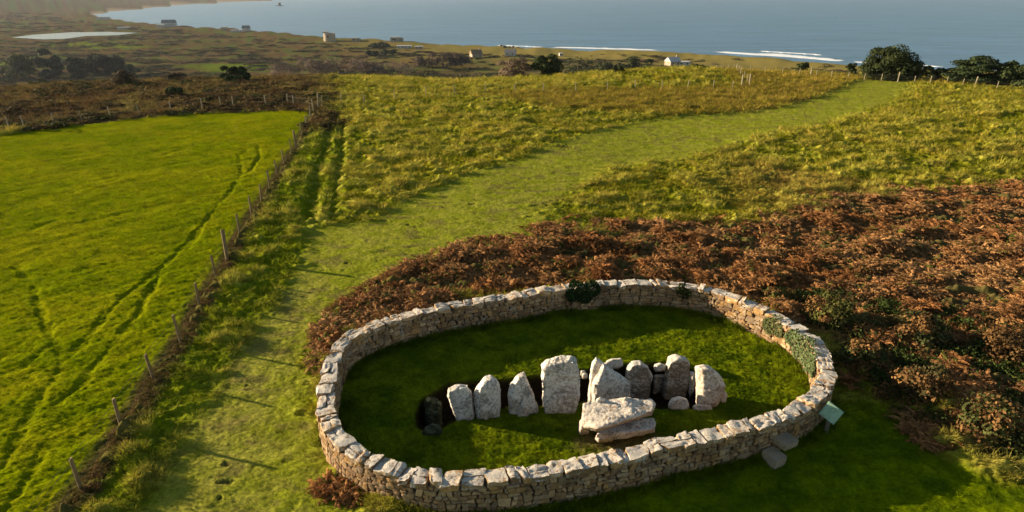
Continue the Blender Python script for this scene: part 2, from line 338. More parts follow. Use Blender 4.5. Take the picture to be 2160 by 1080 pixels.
        cpn = L3(cpn, C['sand'], sstep(14, 4, sdl))
        c = c * (1 - far[:, None]) + cpn * far[:, None]
    return h, c, Z, dict(i=w_i, p=w_p, f=w_f, t=w_t, br=br, sc=sc, skirt=skirt, tu=tu)

# ------------------------------------------------------------------ ground sheet
def build_ground():
    rr = [.5, 3, 6, 8, 8.6]
    while rr[-1] < 33000:
        r = rr[-1]; rr.append(r + (.045 * max(1, r / 20) ** 1.6 if r < 400 else .045 * 20 ** 1.6 * (r / 400) ** 2.3))
    rr = np.array(rr)
    dth = .075; ths = list(np.arange(-52, 52 + dth, dth)); side = list(np.arange(54, 307, 5.)); ths = np.radians(ths + side)
    T, Rr = np.meshgrid(ths, rr); nr, nc = T.shape
    x = (Rr * np.sin(T)).ravel(); y = (Rr * np.cos(T)).ravel()
    z = zmac(x, y); c = np.zeros((len(x), 3)); h = np.zeros(len(x))
    for k in range(0, len(x), 400000):
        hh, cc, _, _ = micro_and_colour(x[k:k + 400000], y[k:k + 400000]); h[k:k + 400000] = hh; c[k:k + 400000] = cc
    z = z + h
    i = np.arange(nr - 1)[:, None] * nc; j = np.arange(nc)[None, :]; j2 = (j + 1) % nc
    Fq = np.stack([i + j, i + j2, i + nc + j2, i + nc + j], -1).reshape(-1, 4)[:, ::-1]
    o = link('ground', mesh_np('ground', np.c_[x, y, z], Fq, True, c), ground_mat()); tag(o, kind='structure')
    print('ground verts', len(x))
build_ground()
def gz(x, y):
    X = np.array([x], float); Y = np.array([y], float); return float(zmac(X, Y)[0] + micro_and_colour(X, Y)[0][0])
def gm(x, y): return float(zmac(np.array([x], float), np.array([y], float))[0])
def on_ground(px, py):                                  # march the view ray to the macro terrain
    d = ray(px, py); d = d / math.hypot(d.x, d.y); ts = np.concatenate([np.arange(8, 160, .5), np.arange(160, 6000, 4)])
    z = zmac(d.x * ts, d.y * ts); zr = CAM_Z + d.z * ts; k = np.argmax(zr <= z)
    if zr[k] > z[k]: k = len(ts) - 1
    return Vector((d.x * ts[k], d.y * ts[k], z[k])), ts[k]

# ------------------------------------------------------------------ sea, pond, surf
def water_mat(name, col, bump=.5, rough=.12, sc=(.02, .09)):
    m, t, b = mat_new(name); b.inputs['Base Color'].default_value = (*col, 1); b.inputs['Roughness'].default_value = rough; b.inputs['IOR'].default_value = 1.33; b.inputs['Specular IOR Level'].default_value = .3
    g = N(t, 'ShaderNodeNewGeometry'); mp = N(t, 'ShaderNodeMapping'); mp.inputs['Scale'].default_value = (sc[0], sc[1], 1); mp.inputs['Rotation'].default_value = (0, 0, R(25))
    t.links.new(g.outputs['Position'], mp.inputs[0]); n = noise_tex(t, 1, 8, .62, mp.outputs[0])
    mp2 = N(t, 'ShaderNodeMapping'); mp2.inputs['Scale'].default_value = (sc[0] * .25, sc[1] * .35, 1); mp2.inputs['Rotation'].default_value = (0, 0, R(12)); t.links.new(g.outputs['Position'], mp2.inputs[0])
    n2 = noise_tex(t, 1, 6, .65, mp2.outputs[0]); t.links.new(mixc(t, col, ramp(t, n2.outputs[0], [(.35, .72), (.65, 1.2)]).outputs[0], 1.0, 'MULTIPLY'), b.inputs[0])
    bp = N(t, 'ShaderNodeBump'); bp.inputs['Strength'].default_value = bump; bp.inputs['Distance'].default_value = 3
    t.links.new(n.outputs[0], bp.inputs['Height']); t.links.new(bp.outputs[0], b.inputs['Normal']); return m
def build_sea():
    S = 33000; bm = bmesh.new()
    vs = [bm.verts.new((S * math.sin(a), S * math.cos(a), SEA)) for a in np.linspace(0, 2 * math.pi, 64, endpoint=False)]
    f = bm.faces.new(vs); bm.normal_update()
    if f.normal.z < 0: f.normal_flip()
    me = bpy.data.meshes.new('sea'); bm.to_mesh(me); tag(link('sea', me, water_mat('sea_water', (.065, .16, .28), 1., .3)), kind='structure')
    V = [(x, y, -45.6) for x, y in pond]; me = bpy.data.meshes.new('pond'); me.from_pydata(V, [], [list(range(len(V)))[::-1]]); me.update()
    if me.polygons[0].normal.z < 0: me.flip_normals()
    tag(link('pond', me, water_mat('pond_water', (.08, .09, .10), .3, .25)), kind='structure')
    fm, t, b = mat_new('surf_foam'); b.inputs['Base Color'].default_value = (.78, .80, .82, 1); b.inputs['Roughness'].default_value = .8
    ga = N(t, 'ShaderNodeAttribute', attribute_name='tint'); gg = N(t, 'ShaderNodeNewGeometry'); mp = N(t, 'ShaderNodeMapping'); mp.inputs['Scale'].default_value = (.05, .12, 1); mp.inputs['Rotation'].default_value = (0, 0, R(25))
    t.links.new(gg.outputs['Position'], mp.inputs[0]); nn = noise_tex(t, 1, 5, .6, mp.outputs[0]); ad = N(t, 'ShaderNodeMath', operation='ADD'); t.links.new(ga.outputs['Fac'], ad.inputs[0]); t.links.new(nn.outputs[0], ad.inputs[1])
    rr = ramp(t, ad.outputs[0], [(.75, 0.), (1.15, 1.)]); t.links.new(rr.outputs[0], b.inputs['Alpha']); K = []
    V, Fc = [], []
    for (x0, x1, wid, off) in ((1150, 1400, 16, 2), (1490, 1790, 30, 2), (1780, 2000, 9, 2), (1560, 1700, 5, 48), (1040, 1150, 5, 2)):
        L = pts_at([(px, np.interp(px, [p[0] for p in coast_px][::-1], [p[1] for p in coast_px][::-1])) for px in np.linspace(x0, x1, 120)], SEA)
        tv = np.gradient(L, axis=0); tv /= np.linalg.norm(tv, axis=1)[:, None]; nv = np.c_[-tv[:, 1], tv[:, 0]]
        nv *= np.sign((nv * L).sum(1))[:, None]; u = np.linspace(0, 1, 120)
        ww = wid * np.sin(np.pi * u) ** .4 * np.clip(1 + .5 * fbm(u * 14, u * 0 + x0, 3, 4), .15, 2); of = off + 4 * fbm(u * 9, u * 0 + x0, 9, 2)
        rows = []
        for q, hgt, kk in ((0, .05, .75), (.3, .5, .85), (.6, .6, .6), (1, .05, .1)):
            K += [(kk * min(1, 6 * e, 6 * (1 - e)),) * 3 for e in u]
            rows.append(L + nv * (of + ww * q)[:, None]); V += [(a, b_, SEA + hgt + .02) for a, b_ in rows[-1]]
        b0 = len(V) - 480
        for k in range(3):
            for i in range(119): Fc.append((b0 + k * 120 + i, b0 + k * 120 + i + 1, b0 + (k + 1) * 120 + i + 1, b0 + (k + 1) * 120 + i))
    o = link('surf', mesh_np('surf', V, Fc, True, np.array(K)), fm); tag(o, kind='structure')
build_sea()

# ------------------------------------------------------------------ scattering (ground cover that nobody could count)
def blades_mesh(name, n, h, spread, wid, lean, seed, shade=(.7, 1.25), cross=False):
    rg = np.random.default_rng(seed); V, Fc, S = [], [], []
    for k in range(n):
        a = rg.uniform(0, 2 * math.pi); rad = spread * math.sqrt(rg.uniform()); bx, by = rad * math.cos(a), rad * math.sin(a)
        hh = h * rg.uniform(.55, 1.1); la = a + rg.normal(0, .7); ln = lean * rg.uniform(.3, 1.2) * hh; wa = rg.uniform(0, math.pi)
        wx, wy = wid * math.cos(wa) / 2, wid * math.sin(wa) / 2; dx, dy = math.cos(la) * ln, math.sin(la) * ln; b = len(V)
        V += [(bx - wx, by - wy, -.03), (bx + wx, by + wy, -.03), (bx + dx * .4 + wx * .8, by + dy * .4 + wy * .8, hh * .6), (bx + dx * .4 - wx * .8, by + dy * .4 - wy * .8, hh * .6),
              (bx + dx + wx * .15, by + dy + wy * .15, hh), (bx + dx - wx * .15, by + dy - wy * .15, hh)]
        Fc += [(b, b + 1, b + 2, b + 3), (b + 3, b + 2, b + 4, b + 5)]; S += [rg.uniform(*shade)] * 6
    me = mesh_np(name, V, Fc, False); c = np.ones((len(V), 4), np.float32); c[:, :3] = np.array(S)[:, None]
    me.color_attributes.new('blade', 'FLOAT_COLOR', 'POINT').data.foreach_set('color', c.ravel()); return me
def frond_mesh(name, seed, nf=9, L=.75, green=0):
    rg = np.random.default_rng(seed); V, Fc, S = [], [], []
    for k in range(nf):
        a = k / nf * 2 * math.pi + rg.normal(0, .35); Lf = L * rg.uniform(.6, 1.15); up = rg.uniform(.3, .75); sh = rg.uniform(.6, 1.35); cu = rg.normal(0, .5)
        np_ = 15; prev = np.array([0, 0, .15]); 
        for i in range(np_):
            t = (i + 1) / np_; el = up * (1.1 - 1.9 * t); aa = a + cu * t; d = np.array([math.cos(aa) * math.cos(el), math.sin(aa) * math.cos(el), math.sin(el)])
            cur = prev + d * Lf / np_; wd = .15 * L * (1 - t) ** .7 * (.4 + min(1, t * 3) * .6) + .02
            sd = np.array([-math.sin(aa), math.cos(aa), rg.normal(-.25, .25)])
            for s in (-1, 1):
                tip = cur + sd * s * wd * np.array([1, 1, s]) + d * wd * .3; tip[2] += rg.normal(-.02, .03); b = len(V)
                V += [tuple(prev), tuple(cur), tuple(tip + d * .02), tuple(tip - d * .015)]
                Fc += [(b, b + 1, b + 2, b + 3)]; S += [sh * rg.uniform(.75, 1.25)] * 4
            prev = cur
    me = mesh_np(name, V, Fc, False); c = np.ones((len(V), 4), np.float32); c[:, :3] = np.array(S)[:, None]
    me.color_attributes.new('blade', 'FLOAT_COLOR', 'POINT').data.foreach_set('color', c.ravel()); return me
def leafball_mesh(name, seed, n=260, leaf=.16, lobes=7, flat=.65):
    rg = np.random.default_rng(seed); cs = np.c_[rg.normal(0, .42, lobes), rg.normal(0, .42, lobes), rg.uniform(.2, .75, lobes) * flat]; rs = rg.uniform(.28, .5, lobes)
    V, Fc, S = [], [], []
    for k in range(n):
        i = rg.integers(lobes); d = rg.normal(size=3); d /= np.linalg.norm(d); d[2] = abs(d[2]) * 1. - .15; p = cs[i] + d * rs[i] * rg.uniform(.75, 1.12) * np.array([1, 1, flat])
        if p[2] < 0: p[2] *= .2
        u = rg.normal(size=3); u = u - d * np.dot(u, d) * .5; u /= np.linalg.norm(u); v = np.cross(u, d + rg.normal(0, .6, 3)); v /= np.linalg.norm(v); s = leaf * rg.uniform(.6, 1.3); b = len(V)
        V += [tuple(p - u * s * .5), tuple(p + v * s * .35), tuple(p + u * s * .5), tuple(p - v * s * .35)]; Fc += [(b, b + 1, b + 2, b + 3)]; S += [rg.uniform(.65, 1.3)] * 4
    me = mesh_np(name, V, Fc, False); c = np.ones((len(V), 4), np.float32); c[:, :3] = np.array(S)[:, None]
    me.color_attributes.new('blade', 'FLOAT_COLOR', 'POINT').data.foreach_set('color', c.ravel()); return me
def scatter(name, P, scale, tint, meshes, mat, tilt=.15, label=None):
    n = len(P); me = bpy.data.meshes.new(name); me.vertices.add(n); me.vertices.foreach_set('co', np.asarray(P, np.float32).ravel())
    def fa(nm, ty, key, arr): me.attributes.new(nm, ty, 'POINT').data.foreach_set(key, np.ascontiguousarray(arr).ravel())
    rot = np.c_[rng.normal(0, tilt, n), rng.normal(0, tilt, n), rng.uniform(0, 2 * math.pi, n)].astype(np.float32)
    if np.ndim(scale) == 1: scale = np.c_[scale, scale, scale]
    fa('rotv', 'FLOAT_VECTOR', 'vector', rot); fa('sc', 'FLOAT_VECTOR', 'vector', scale.astype(np.float32))
    fa('vi', 'INT', 'value', rng.integers(0, len(meshes), n).astype(np.int32))
    tc = np.ones((n, 4), np.float32); tc[:, :3] = tint; fa('tint', 'FLOAT_COLOR', 'color', tc)
    o = link(name, me); col = bpy.data.collections.new(name + '_sources')
    for i, s in enumerate(meshes):
        if mat.name not in [m.name for m in s.materials if m]: s.materials.append(mat)
        col.objects.link(bpy.data.objects.new(name + '_source', s))
    ng = bpy.data.node_groups.new(name, 'GeometryNodeTree')
    ng.interface.new_socket('Geometry', in_out='INPUT', socket_type='NodeSocketGeometry'); ng.interface.new_socket('Geometry', in_out='OUTPUT', socket_type='NodeSocketGeometry')
    gi = ng.nodes.new('NodeGroupInput'); go = ng.nodes.new('NodeGroupOutput'); ip = ng.nodes.new('GeometryNodeInstanceOnPoints'); ci = ng.nodes.new('GeometryNodeCollectionInfo')
    ci.inputs[0].default_value = col; ci.inputs['Separate Children'].default_value = True; ci.inputs['Reset Children'].default_value = True
    ip.inputs['Pick Instance'].default_value = True
    def na(nm, ty):
        a = ng.nodes.new('GeometryNodeInputNamedAttribute'); a.data_type = ty; a.inputs[0].default_value = nm; return a.outputs[0]
    er = ng.nodes.new('FunctionNodeEulerToRotation'); ng.links.new(na('rotv', 'FLOAT_VECTOR'), er.inputs[0])
    ng.links.new(gi.outputs[0], ip.inputs['Points']); ng.links.new(ci.outputs[0], ip.inputs['Instance']); ng.links.new(na('vi', 'INT'), ip.inputs['Instance Index'])
    ng.links.new(er.outputs[0], ip.inputs['Rotation']); ng.links.new(na('sc', 'FLOAT_VECTOR'), ip.inputs['Scale']); ng.links.new(ip.outputs[0], go.inputs[0])
    md = o.modifiers.new('scatter', 'NODES'); md.node_group = ng
    tag(o, label=label, cat='ground cover', kind='stuff'); return o

grass_m = leaf_mat('grass_blades', True, .3); fern_m = leaf_mat('bracken_fronds', True, .25); bush_m = leaf_mat('scrub_leaves', True, .15)
def sample(n, r0, r1, pw, th=46):
    u = rng.uniform(0, 1, n)                            # density per area falls as 1/r**pw
    if pw == 2: r = r0 * (r1 / r0) ** u
    else: k = 2 - pw; r = (r0 ** k + u * (r1 ** k - r0 ** k)) ** (1 / k)
    t = R(1) * rng.uniform(-th, th, n); return r * np.sin(t), r * np.cos(t), r
def build_cover():
    tus = [blades_mesh('tuft', 34, .16, .19, .014, 1.3, 10 + k) for k in range(4)]
    low = [blades_mesh('short_tuft', 12, .04, .12, .014, 1.8, 20 + k) for k in range(4)]
    dry = [blades_mesh('dry_tuft', 24, .42, .16, .018, .6, 30 + k) for k in range(3)]
    x, y, r = sample(330000, 9.5, 125, 1.8, 51)
    h, c, Z, W = micro_and_colour(x, y); z = zmac(x, y) + h
    ok = (Z['wall'] < -.3) | (Z['wall'] > .3); sz = (r / 26) ** .6
    u = rng.uniform(0, 1, len(x))
    # tussock grass
    m = ok & (W['t'] > .5) & (W['skirt'] < rng.uniform(.2, .8, len(x))) & (Z['rut'] > .5) & (rng.uniform(size=len(x)) > (Z['bracken'] + 1) / 2.6) & (Z['wall'] < 0) & (u < .06 + .5 * W['tu']) & (Z['fence'] > .35)
    t = c[m] * (.8 + .5 * rng.uniform(size=(m.sum(), 1))); yel = rng.uniform(size=m.sum()) < .3; t[yel] = t[yel] * np.array([1.35, 1.15, 1.3])
    s = sz[m] * rng.uniform(.6, 1.25, m.sum()); scatter('rough_grass', np.c_[x, y, z][m], np.c_[s * 1.25, s * 1.25, s * rng.uniform(.55, 1.05, m.sum())], t, tus, grass_m, .25, 'rough yellow green tussock grass across the open hilltop')
    # short grass
    m = ok & (((W['f'] > .5) | (W['p'] > .5) | (W['i'] > .5) | (W['skirt'] > .5)) & (Z['pit'] < .1)) & (r < 70) & (u < .22 + .25 * (W['i'] > .5))
    t = c[m] * (.85 + .4 * rng.uniform(size=(m.sum(), 1))); s = sz[m] * rng.uniform(.7, 1.3, m.sum()); hp = np.where(W['p'][m] > .5, .45, 1.) * np.where(Z['track'][m] < .15, .3, 1)
    scatter('short_grass', np.c_[x, y, z][m], np.c_[s, s, s * hp], t, low, grass_m, .2, 'short green turf of the field, the mown path and the enclosure')
    # longer grass left uncut along the foot of the wall and round the stones
    q = [wpt(v) for v in rng.uniform(0, WL, 5200)]; sg = np.where(rng.uniform(size=5200) < .5, 1, -1); dd = rng.uniform(.24, .42, 5200) + (rng.uniform(size=5200) < .2) * rng.uniform(0, .3, 5200)
    fx = np.array([a[0][0] + a[2][0] * e * d for a, e, d in zip(q, sg, dd)]); fy = np.array([a[0][1] + a[2][1] * e * d for a, e, d in zip(q, sg, dd)])
    hf, cf_, Zf, Wf = micro_and_colour(fx, fy); keep = fbm(fx * .6, fy * .6, 133, 2) > -.12; fx, fy, hf, cf_ = fx[keep], fy[keep], hf[keep], cf_[keep]
    ss = rng.uniform(.5, 1.05, len(fx)); scatter('fringe_grass', np.c_[fx, fy, zmac(fx, fy) + hf], ss, cf_ * rng.uniform(.8, 1.7, (len(fx), 1)), tus, grass_m, .3, 'longer uncut grass growing along the foot of the oval wall')
    # dry tall grass
    x2, y2, r2 = sample(60000, 60, 125, 1.5); h2, c2, Z2, W2 = micro_and_colour(x2, y2); z2 = zmac(x2, y2) + h2
    rim = (Z2['gold'] < -1); m = (Z2['gold'] > -1) | ((W2['t'] > .5) & (r2 > 80) & (rng.uniform(size=len(x2)) < .12)); m &= W2['sc'] < .3
    m &= (W2['p'] < .3) & (W2['f'] < .3)
    s = rng.uniform(.6, 1.3, m.sum()) * np.where(rim[m], .7, 1.); scatter('dry_grass', np.c_[x2, y2, z2][m], s, (L3(C['gold'], C['tus2'], rng.uniform(size=m.sum())) * rng.uniform(.7, 1.3, (m.sum(), 1))), dry, grass_m, .2, 'tall golden dry grass near the far rim of the hilltop')
    # bracken
    fr = [frond_mesh('bracken_plant', 40 + k) for k in range(5)]
    x3, y3, r3 = sample(210000, 9.5, 75, 1.2, 51); Z3 = zone(x3, y3)
    m = (Z3['wall'] < -.55) & (Z3['bracken'] > -1.6) & ((y3 > 14) | (x3 < 5)); lf = 1 - .7 * sstep(0, -5, x3); thin = np.clip((Z3['bracken'] + 1.6 * lf) / (2.8 * lf), .0, 1) ** 2; m &= rng.uniform(size=len(x3)) < thin
    m &= ~((Z3['bramble'] > 0) & (rng.uniform(size=len(x3)) < .55 + .3 * fbm(x3 * .4, y3 * .4, 171, 2)))
    # patch at the foot of the wall on the near left, and a thin strip along the fence
    pl = at(790, 1030); m2 = (Z3['wall'] < -.5) & (np.hypot((x3 - pl.x) / 1.5, (y3 - pl.y) / .5) < 1)
    m |= m2
    X, Y = x3[m], y3[m]; hh = zmac(X, Y) + .75 * np.clip(fbm(X * .7, Y * .9, 175, 3), -.2, 1) * np.clip(Z3['bracken'][m], 0, 1)
    s = rng.uniform(.3, .68, len(X)) * (1 + .004 * r3[m]); mixn = np.clip(.5 + fbm(X * .7, Y * .7, 177, 2) + .5 * fbm(X * .15, Y * .15, 178, 2), 0, 1)
    tt = L3(C['brack'], C['brack2'], mixn) * rng.uniform(.65, 1.35, (len(X), 1)); g = rng.uniform(size=len(X)) < .07; tt[g] = np.array([.10, .10, .02])
    scatter('bracken', np.c_[X, Y, hh], s, tt, fr, fern_m, .25, 'rust brown autumn bracken around the back and right of the oval wall')
    # brambles at right and along the fence
    lb = [leafball_mesh('bramble_clump', 50 + k, 200, .13, 7, .6) for k in range(4)]
    m = (Z3['bramble'] > -.2) & (Z3['wall'] < -.75) & (rng.uniform(size=len(x3)) < .09)
    X, Y = x3[m], y3[m]; s = rng.uniform(.3, .75, len(X)); tt = np.array([.035, .05, .012]) * rng.uniform(.6, 1.6, (len(X), 1)); g = rng.uniform(size=len(X)) < .25; tt[g] = np.array([.09, .05, .02])
    scatter('bramble', np.c_[X, Y, zmac(X, Y) - .05], s, tt, lb, bush_m, .2, 'dark green bramble thicket beyond the right end of the oval wall')
    # fence strip
    n = 1500; seg = rng.integers(0, len(FEN) - 1, n * 3); tt_ = rng.uniform(size=(n * 3, 1)); q = FEN[seg] * (1 - tt_) + FEN[seg + 1] * tt_
    L = np.linalg.norm(FEN[seg + 1] - FEN[seg], axis=1); q = q[rng.uniform(size=n * 3) < L / L.max()]
    X = q[:, 0] + rng.normal(.12, .18, len(q)); Y = q[:, 1] + rng.normal(0, .2, len(q)); s = rng.uniform(.08, .25, len(X)) * np.clip(1.25 - np.hypot(X, Y) / 80, .5, 1) * (.7 + .9 * np.clip(.3 + vnoise(X * .8, Y * .8, 178), 0, 1)); rr = np.hypot(X, Y)
    tt = L3(np.array([.16, .085, .04]), np.array([.16, .13, .035]), rng.uniform(size=len(X))) * rng.uniform(.6, 1.3, (len(X), 1))
    scatter('fence_bramble', np.c_[X, Y, zmac(X, Y)], s, tt, lb, bush_m, .2, 'low brown brambles growing along the foot of the long field fence')
    # scrub slope (left) and scrub on the coastal plain
    sb = [leafball_mesh('scrub_bush', 60 + k, 240, .2, 8, .6) for k in range(4)]
    x4, y4, r4 = sample(16000, 62, 170, 1.3, 51); h4, c4, Z4, W4 = micro_and_colour(x4, y4)
    m = (W4['sc'] > .5) & (rng.uniform(size=len(x4)) < .35 + 1.4 * fbm(x4 / 7, y4 / 4, 181, 2)); m &= Z4['field'] < -.6; 
    X, Y = x4[m], y4[m]; s = rng.uniform(.5, 1.5, len(X)); tt = L3(C['scrub'], np.array([.045, .05, .015]), (rng.uniform(size=len(X)) < .35).astype(float)) * rng.uniform(.6, 1.4, (len(X), 1))
    scatter('slope_scrub', np.c_[X, Y, zmac(X, Y) - .1], np.c_[s * 1.3, s * 1.3, s * .6], tt, sb, bush_m, .1, 'dark brown scrub and bracken on the slope beyond the bright field')
    x5, y5, r5 = sample(34000, 230, 2200, 1.9, 51); th = np.degrees(np.arctan2(x5, y5)); sdl = sd_poly(x5, y5, LAND); pd = sd_poly(x5, y5, pond)
    dens = .42 + 1.6 * fbm(x5 / 60, y5 / 22, 191, 3); m = (sdl > np.where(th < 8, 90, 45)) & (pd < -20) & (rng.uniform(size=len(x5)) < dens * np.where(th < 16, 1, .3))
    X, Y = x5[m], y5[m]; s = rng.uniform(1.2, 4.2, len(X)) * (r5[m] / 500) ** .3; k = rng.uniform(size=len(X))
    tt = np.where(k[:, None] < .4, np.array([.11, .075, .045]), np.where(k[:, None] < .75, np.array([.07, .06, .025]), np.array([.04, .05, .02]))) * rng.uniform(.7, 1.4, (len(X), 1))
    scatter('plain_scrub', np.c_[X, Y, zmac(X, Y) - .3], np.c_[s * 2.0, s * 1.1, s * .65], tt, sb, bush_m, .03, 'brown and green scrub thickets covering the low coastal plain')
build_cover()

# ------------------------------------------------------------------ oval dry-stone wall
def pal(i=None):
    a = np.array([[.29, .175, .09], [.36, .235, .125], [.22, .135, .075], [.40, .27, .15], [.28, .195, .12], [.35, .205, .085]]); k = a[rng.integers(len(a))] * rng.uniform(.75, 1.2); return k
def stone_block(V, Fc, Cc, f, res=4, col=None):
    # f(u, v, w) -> point ; builds a rounded block from a 6-sided grid
    col = pal() if col is None else col
    for ax in range(3):
        for sgn in (-1, 1):
            b = len(V)
            for i in range(res + 1):
                for j in range(res + 1):
                    a = -1 + 2 * i / res; c = -1 + 2 * j / res; p = [0, 0, 0]; p[ax] = sgn; p[(ax + 1) % 3] = a * sgn; p[(ax + 2) % 3] = c
                    V.append(f(*p)); Cc.append(col)
            for i in range(res):
                for j in range(res): Fc.append((b + i * (res + 1) + j, b + (i + 1) * (res + 1) + j, b + (i + 1) * (res + 1) + j + 1, b + i * (res + 1) + j + 1))
def rnd(u, v, w, k=.16):                               # round the corners of the unit block
    m = max(abs(u), abs(v), abs(w)); l = math.sqrt(u * u + v * v + w * w); q = (1 - k) + k * (m * 1.25 / l if l else 1)
    return u * q, v * q, w * q
def build_wall():
    root = empty('oval_wall', (float(_c[0]), float(_c[1]), 0)); off = Vector(root.location)
    tag(root, 'low oval dry-stone wall of pinkish granite ringing the standing stones', 'wall')
    face_m = stone_mat('wall_rubble', (.3, .2, .14), (.36, .31, .25), .66, yellow=.17, dark=.5)
    cop_m = stone_mat('wall_coping', (.36, .28, .22), (.56, .51, .45), .64, yellow=.03, top_bias=.2, dark=.6)
    core_m = plain_mat('wall_joints', (.06, .045, .03), .95)
    top = WALL_H - .2
    # core
    V, Fc = [], []
    P = WC[::4]; n = len(P)
    for k in range(n):
        p, tv, nv = wpt(k / n * WL)
        for d, z in ((-.185, -.4), (-.17, top), (.17, top), (.185, -.4)): V.append((p[0] + nv[0] * d - off.x, p[1] + nv[1] * d - off.y, z))
    for k in range(n):
        a, b = 4 * k, 4 * ((k + 1) % n)
        for q in range(3): Fc.append((a + q, a + q + 1, b + q + 1, b + q))
    link('wall_core', mesh_np('wall_core', V, Fc), core_m, root)
    # rubble faces
    V, Fc, Cc = [], [], []
    for side in (-1, 1):
        nco = 8; dh = (top + .12) / nco
        line = lambda i, s: -.12 + i * dh + (0 if i in (0, nco) else .085 * float(vnoise(np.array([s * 1.9]), np.array([i * 5.3 + side * 9]), 5)[0]) + .07 * float(vnoise(np.array([s * 5.]), np.array([i * 3.3]), 6)[0]))
        taken = {}
        for i in range(nco):
            s = 0.0; skip = taken.get(i, [])
            while s < WL - .05:
                wd = rng.uniform(.11, .23) * (1.7 if rng.uniform() < .28 else 1); s1 = min(s + wd, WL)
                hit = [q for q in skip if q[0] < s1 - .01 and q[1] > s + .01]
                if hit:
                    q = hit[0]
                    if q[0] - s > .09: s1 = q[0]
                    else: s = q[1]; continue
                tall = i < nco - 1 and rng.uniform() < .22 and wd > .16; i1 = i + (2 if tall else 1)
                if tall: taken.setdefault(i + 1, []).append((s, s1))
                zb0, zb1, zt0, zt1 = line(i, s), line(i, s1), line(i1, s), line(i1, s1); g = .009
                jb = rng.normal(0, .02, 4); cx = (s + s1) / 2; dep = rng.uniform(.0, .045); sk = rng.normal(0, .035)
                pc, tvc, nvc = wpt(cx); seed = rng.uniform(0, 99)
                cs = [(s + g + jb[0], zb0 + g), (s1 - g + jb[1], zb1 + g), (s1 - g + jb[2] + sk, zt1 - g), (s + g + jb[3] + sk, zt0 - g)]
                def f(u, v, w_):
                    u, v, w_ = rnd(u, v, w_, .32); a = (u + 1) / 2; b = (v + 1) / 2
                    ss = (cs[0][0] * (1 - a) + cs[1][0] * a) * (1 - b) + (cs[3][0] * (1 - a) + cs[2][0] * a) * b
                    zz = (cs[0][1] * (1 - a) + cs[1][1] * a) * (1 - b) + (cs[3][1] * (1 - a) + cs[2][1] * a) * b
                    nz = mnoise.noise(Vector((ss * 7 + seed, zz * 7, side * 5))) * .022
                    d = (.155 + dep * .5 + .075 * (w_ + 0) + nz + (top - zz) * .05)
                    p = pc + tvc * (ss - cx) + nvc * (side * d); return (p[0] - off.x, p[1] - off.y, zz)
                cc = pal(); cc = cc * (1.25 if rng.uniform() < .12 else 1); stone_block(V, Fc, Cc, f, 4, cc); s = s1
    me = mesh_np('rubble_face', V, Fc, True, np.array(Cc)); link('rubble_face', me, face_m, root)
    # coping stones
    nc = 100; wds = rng.uniform(.5, 1.5, nc); wds *= WL / wds.sum(); s = 0
    for k in range(nc):
        s1 = s + wds[k]; cx = (s + s1) / 2; pc, tvc, nvc = wpt(cx); V, Fc, Cc = [], [], []
        hh = rng.uniform(.15, .215); half = rng.uniform(.23, .275); sh = rng.normal(0, .03); tw = rng.normal(0, .04); tl = rng.normal(0, .035); cr = rng.normal(0, .06); seed = rng.uniform(0, 99)
        if rng.uniform() < .07: tw += rng.choice([-1, 1]) * .16
        sp = rng.uniform() < .45; cc = pal() * 1.15; L = wds[k] / 2 - .012
        # a coping position is one long block or a pair laid side by side across the wall
        parts = ((-1, 1),) if not sp else ((-1, rng.uniform(-.1, .25)),)
        if sp: parts = parts + ((parts[0][1], 1),)
        for (n0, n1) in parts:
            n0_, n1_ = n0 + (.02 if n0 > -1 else 0), n1 - (.02 if n1 < 1 else 0); dz = rng.normal(0, .012)
            def f(u, v, w_):
                u, v, w_ = rnd(u, v, w_, .2)
                nzv = mnoise.noise_vector(Vector((u * 1.1 + seed, v * 1.2 + n0, w_ * 1.1))) * .045 + mnoise.noise_vector(Vector((u * 3 + seed, v * 4, w_ * 2))) * .014
                nq = n0_ + (n1_ - n0_) * (v + 1) / 2
                a = u * L + tw * nq + nzv.x; d = nq * half * (1 + cr * u) + sh + nzv.y
                p = pc + tvc * a + nvc * d; z = top - .02 + hh * (w_ + 1) / 2 + tl * u * .5 + dz + nzv.z; return (p[0] - off.x, p[1] - off.y, z)
            stone_block(V, Fc, Cc, f, 6, cc)
        link('coping_stone', mesh_np('coping_stone', V, Fc, True, np.array(Cc)), cop_m, root); s = s1
build_wall()

